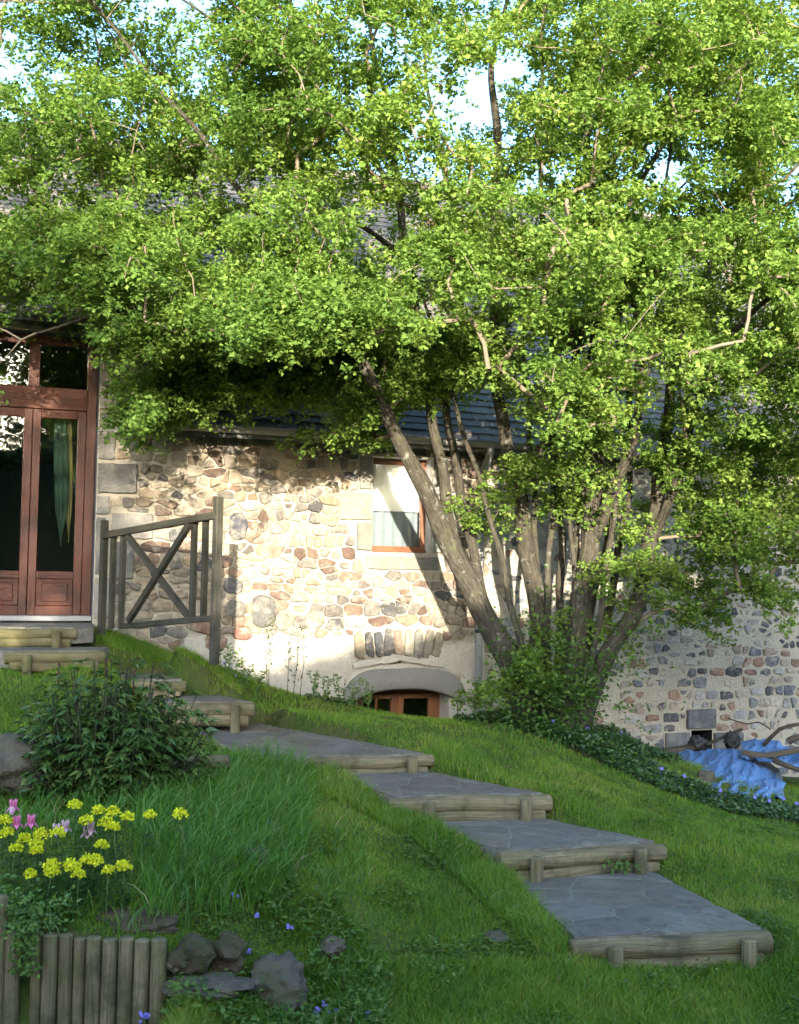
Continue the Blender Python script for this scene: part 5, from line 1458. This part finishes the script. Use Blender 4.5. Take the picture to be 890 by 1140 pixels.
# ------------------------------------------------------------------ tarpaulin and wood heap
def tarp(name, outline, d_of, label, hump):
    xs = [p[0] for p in outline]; x0, x1 = min(xs), max(xs)
    mb = MB(); V_, F_ = [], []; nU, nV = 84, 34
    top = [p for p in outline if p[2] == 't']; bot = [p for p in outline if p[2] == 'b']
    for i in range(nU + 1):
        x = x0 + (x1 - x0) * i / nU
        yt = np.interp(x, [p[0] for p in top], [p[1] for p in top]); yb = np.interp(x, [p[0] for p in bot], [p[1] for p in bot])
        for j in range(nV + 1):
            v = j / nV
            yy_ = yt + (yb - yt) * v
            if j == 0: db_ = min(d_of[1], on_ground(x, yb)[1] - .06) if d_of[1] < 11 else d_of[1]
            dpt = d_of[0] + (db_ - d_of[0]) * v; P = at(x, yy_, dpt)
            n1 = mnoise.noise((x / 26, v * 2.2, 3)) * .5 + mnoise.noise((x / 11 + v * 3, v * 4, 6)) * .34 + .16 * abs(math.sin(x / 9 + v * 5 + 2 * mnoise.noise((x / 20, v, 1))))
            P = P + np.array([0, -hump * n1, .07 * n1]) + np.array([0, -.5, .8]) * .036 * ((1 - abs(mnoise.noise((x / 24, v * 3.2 + x / 60, 9)) * 2.2)) ** 3 + .5 * (1 - abs(mnoise.noise((x / 12, v * 6, 4)) * 2.2)) ** 3); V_.append(P)
    for i in range(nU):
        for j in range(nV): F_.append((i * (nV + 1) + j, i * (nV + 1) + j + 1, (i + 1) * (nV + 1) + j + 1, (i + 1) * (nV + 1) + j))
    mb.add(V_, F_); o = mb.build(name, MAT['tarp'], None, smooth=False); tag(o, label, 'tarpaulin', 'blue tarpaulins at the wall'); return o
tarp('tarpaulin', [(722,846,'t'),(760,838,'t'),(820,835,'t'),(850,846,'t'),(872,866,'t'),(722,862,'b'),(770,890,'b'),(830,893,'b'),(872,890,'b')], (12.3, 10.9), 'large crumpled blue tarpaulin spread over the heap by the wall', .16)
tarp('tarpaulin', [(825,828,'t'),(850,824,'t'),(900,838,'t'),(950,845,'t'),(825,845,'b'),(860,850,'b'),(900,862,'b'),(950,870,'b')], (12.6, 11.7), 'smaller blue tarpaulin under the branches at the right edge', .16)
def stick(pts, r, label, name='branch', cat='branch', mat='deadwood', sides=9, group='dead wood heaped by the wall'):
    P = [at(*p) for p in pts]; t = empty(name, P[0], label, cat, group)
    sp_ = smooth_path(np.c_[np.array(P), np.linspace(r, r * .75, len(P))], .1)
    mb = MB(); mb.tube(list(sp_[:, :3]), list(sp_[:, 3]), sides, wob=.12); mb.build('bark', MAT[mat], t); return t
stick([(826,838,11.9),(850,842,11.85),(875,838,11.8),(915,830,11.8)], .036, 'thick dark branch lying on the smaller blue tarpaulin')
stick([(850,830,12.2),(868,812,12.1),(890,806,12.0),(930,800,12.0)], .02, 'bent bare branch sticking up at the right edge of the heap')
stick([(858,812,12.3),(845,804,12.3),(832,806,12.4),(812,800,12.5)], .008, 'thin bare twig reaching left across the wall')
stick([(862,846,11.7),(880,854,11.6),(905,862,11.6)], .027, 'short dark branch beside the torn tarpaulin edge')
stick([(878,826,11.9),(893,820,11.9),(930,826,12)], .036, 'stubby dark log on top of the heap at the right edge')
def board(a, b_, w, h, label, mat='deadwood', name='plank'):
    t = empty(name, at(*a), label, 'plank', 'old planks by the wall'); mb = MB(); mb.bar(at(*a), at(*b_), w, h, bev=.004); mb.build('board', MAT[mat], t, auto=40)
board((716,841,12.3), (770,832,12.5), .12, .05, 'dark plank lying along the left end of the blue tarpaulin')
board((786,829,12.4), (826,812,12.5), .05, .025, 'pale grey plank leaning against the wall above the tarpaulin', 'fence')
def chunk(x, y, d, w, h, label, mat, cat, name, seed):
    o = rock(x, y, d, w, h, w * .7, seed, MAT[mat], label, name=name); o['category'] = cat; o['group'] = 'scraps by the wall'
chunk(815, 824, 12.4, .16, .19, 'dark jagged stump leaning at the wall beside the pale plank', 'iron_and_hole', 'stump', 'stump', 61.3)
chunk(776, 828, 12.5, .20, .17, 'dark lump below the wall vent', 'iron_and_hole', 'scrap', 'scrap_heap', 66.1)
chunk(752, 870, 10.6, .13, .16, 'pale broken stone in front of the tarpaulin, the left of two', 'rock', 'stone', 'broken_stone', 71.9)
chunk(786, 868, 10.55, .16, .17, 'pale broken stone in front of the tarpaulin, the right of two', 'rock', 'stone', 'broken_stone', 77.3)

# ------------------------------------------------------------------ what shades the garden from beyond the frame: an added, unseen hedge, and trees
def leafy_mass(name, label, cat, shape_pts, size, count, leaf, coremb, group=None):
    b0 = np.array(shape_pts[0]); 
    return
AX = np.array([-.070, .9976, 0]); QX = np.array([.9976, .070, 0])
hq0, hq1, ht_ = -9.0, 14, -6.0
def rim_of(q):  # top of the added hedge, shaped to set where its shadow edge falls
    q = np.asarray(q, float)
    base_ = np.interp(q, [-9, -2.5, -2.3, -.95, -.75, .9, 1.6, 4.7, 6, 14], [2.0, 2.1, 3.1, 3.05, 2.0, 2.3, 2.65, 3.1, 3.15, 2.8])
    return base_ + .12 * np.array([mnoise.noise((a * 1.1, 0, 0)) + .6 * mnoise.noise((a * 3.7, 2, 0)) for a in q.ravel()]).reshape(q.shape)
hb = AX * ht_ + QX * -2; hb[2] = -2.2
hedge = empty('shade_hedge', hb, 'unseen dense hedge added behind the photographer for its shade, rising to the right', 'hedge')
N = 30000
q = rng.uniform(hq0, hq1, N); rim = rim_of(q); zt = rng.uniform(-2.2, 4.2, N)
zt = np.where(rng.random(N) < .3, rim - rng.random(N) ** 2 * .3, np.minimum(zt, rim)); tw = rng.uniform(-.65, .65, N)
P = AX * (ht_ + tw)[:, None] + QX * q[:, None]; P[:, 2] = zt
d = rng.normal(0, 1, P.shape)
v_, f_, r_ = leaf_quads(P, d, rng.normal(0, 1, P.shape), rng.uniform(.10, .17, N), .1, .1); np_mesh('foliage', v_, [f_], MAT['hedge'], r_, hedge)
mb = MB(); V_, F_ = [], []
for i in range(80):
    qq = hq0 + .2 + (hq1 - hq0 - .4) * i / 79
    rm = float(rim_of(np.array([qq]))[0]) - .15
    for tt, z in ((-.5, -2.4), (-.5, rm - .3), (0, rm), (.5, rm - .3), (.5, -2.4)):
        p = AX * (ht_ + tt) + QX * qq; p[2] = z; V_.append(p)
for i in range(79):
    for j in range(4): F_.append((i * 5 + j, i * 5 + j + 1, (i + 1) * 5 + j + 1, (i + 1) * 5 + j))
mb.add(V_, F_); mb.build('core', MAT['hedgecore'], hedge)
def plain_tree(base_xy, height, crown_c, crown_r, N, leaf, label, seed):
    b0 = np.array([base_xy[0], base_xy[1], -2.0]); t = empty('garden_tree', b0, label, 'tree', 'trees behind the photographer')
    mb = MB(); cc = np.array([base_xy[0], base_xy[1], crown_c])
    mb.tube([b0, b0 + [.05, 0, 1.2], (b0 + cc) / 2 + [.1, .1, 0], cc + [0, 0, crown_r * .6]], [.2, .16, .12, .03], 9, wob=.06)
    lm = []
    for k in range(16):
        dr = unit(rng.normal(0, 1, 3) * [1, 1, .8]); e = cc + dr * crown_r * rng.uniform(.6, .95); lm.append(e)
        mb.tube([(b0 + cc) / 2 + (cc - b0) * .2 * rng.random(), (cc + e) / 2, e], [.07, .04, .015], 6)
    mb.build('trunk', MAT['bark'], t)
    cl_ = np.concatenate([np.array(lm), cc + unit(rng.normal(0, 1, (70, 3))) * crown_r * rng.uniform(.35, 1.0, (70, 1))])
    P = np.repeat(cl_, N // len(cl_), 0); P = P + rng.normal(0, crown_r * .13, P.shape)
    v_, f_, r_ = leaf_quads(P, rng.normal(0, 1, P.shape), rng.normal(0, 1, P.shape), leaf, leaf * .7, .1); np_mesh('crown', v_, [f_], MAT['hedge'], r_, t)
pc = AX * -9 + QX * -3.3
plain_tree(pc[:2], 8, 4.5, 2.2, 4600, .17, 'airy tree behind the hedge, on the left behind the photographer', 1)
plain_tree((7.0, -12.0), 9, 3.6, 2.8, 6500, .2, 'large tree farthest behind the photographer', 3)
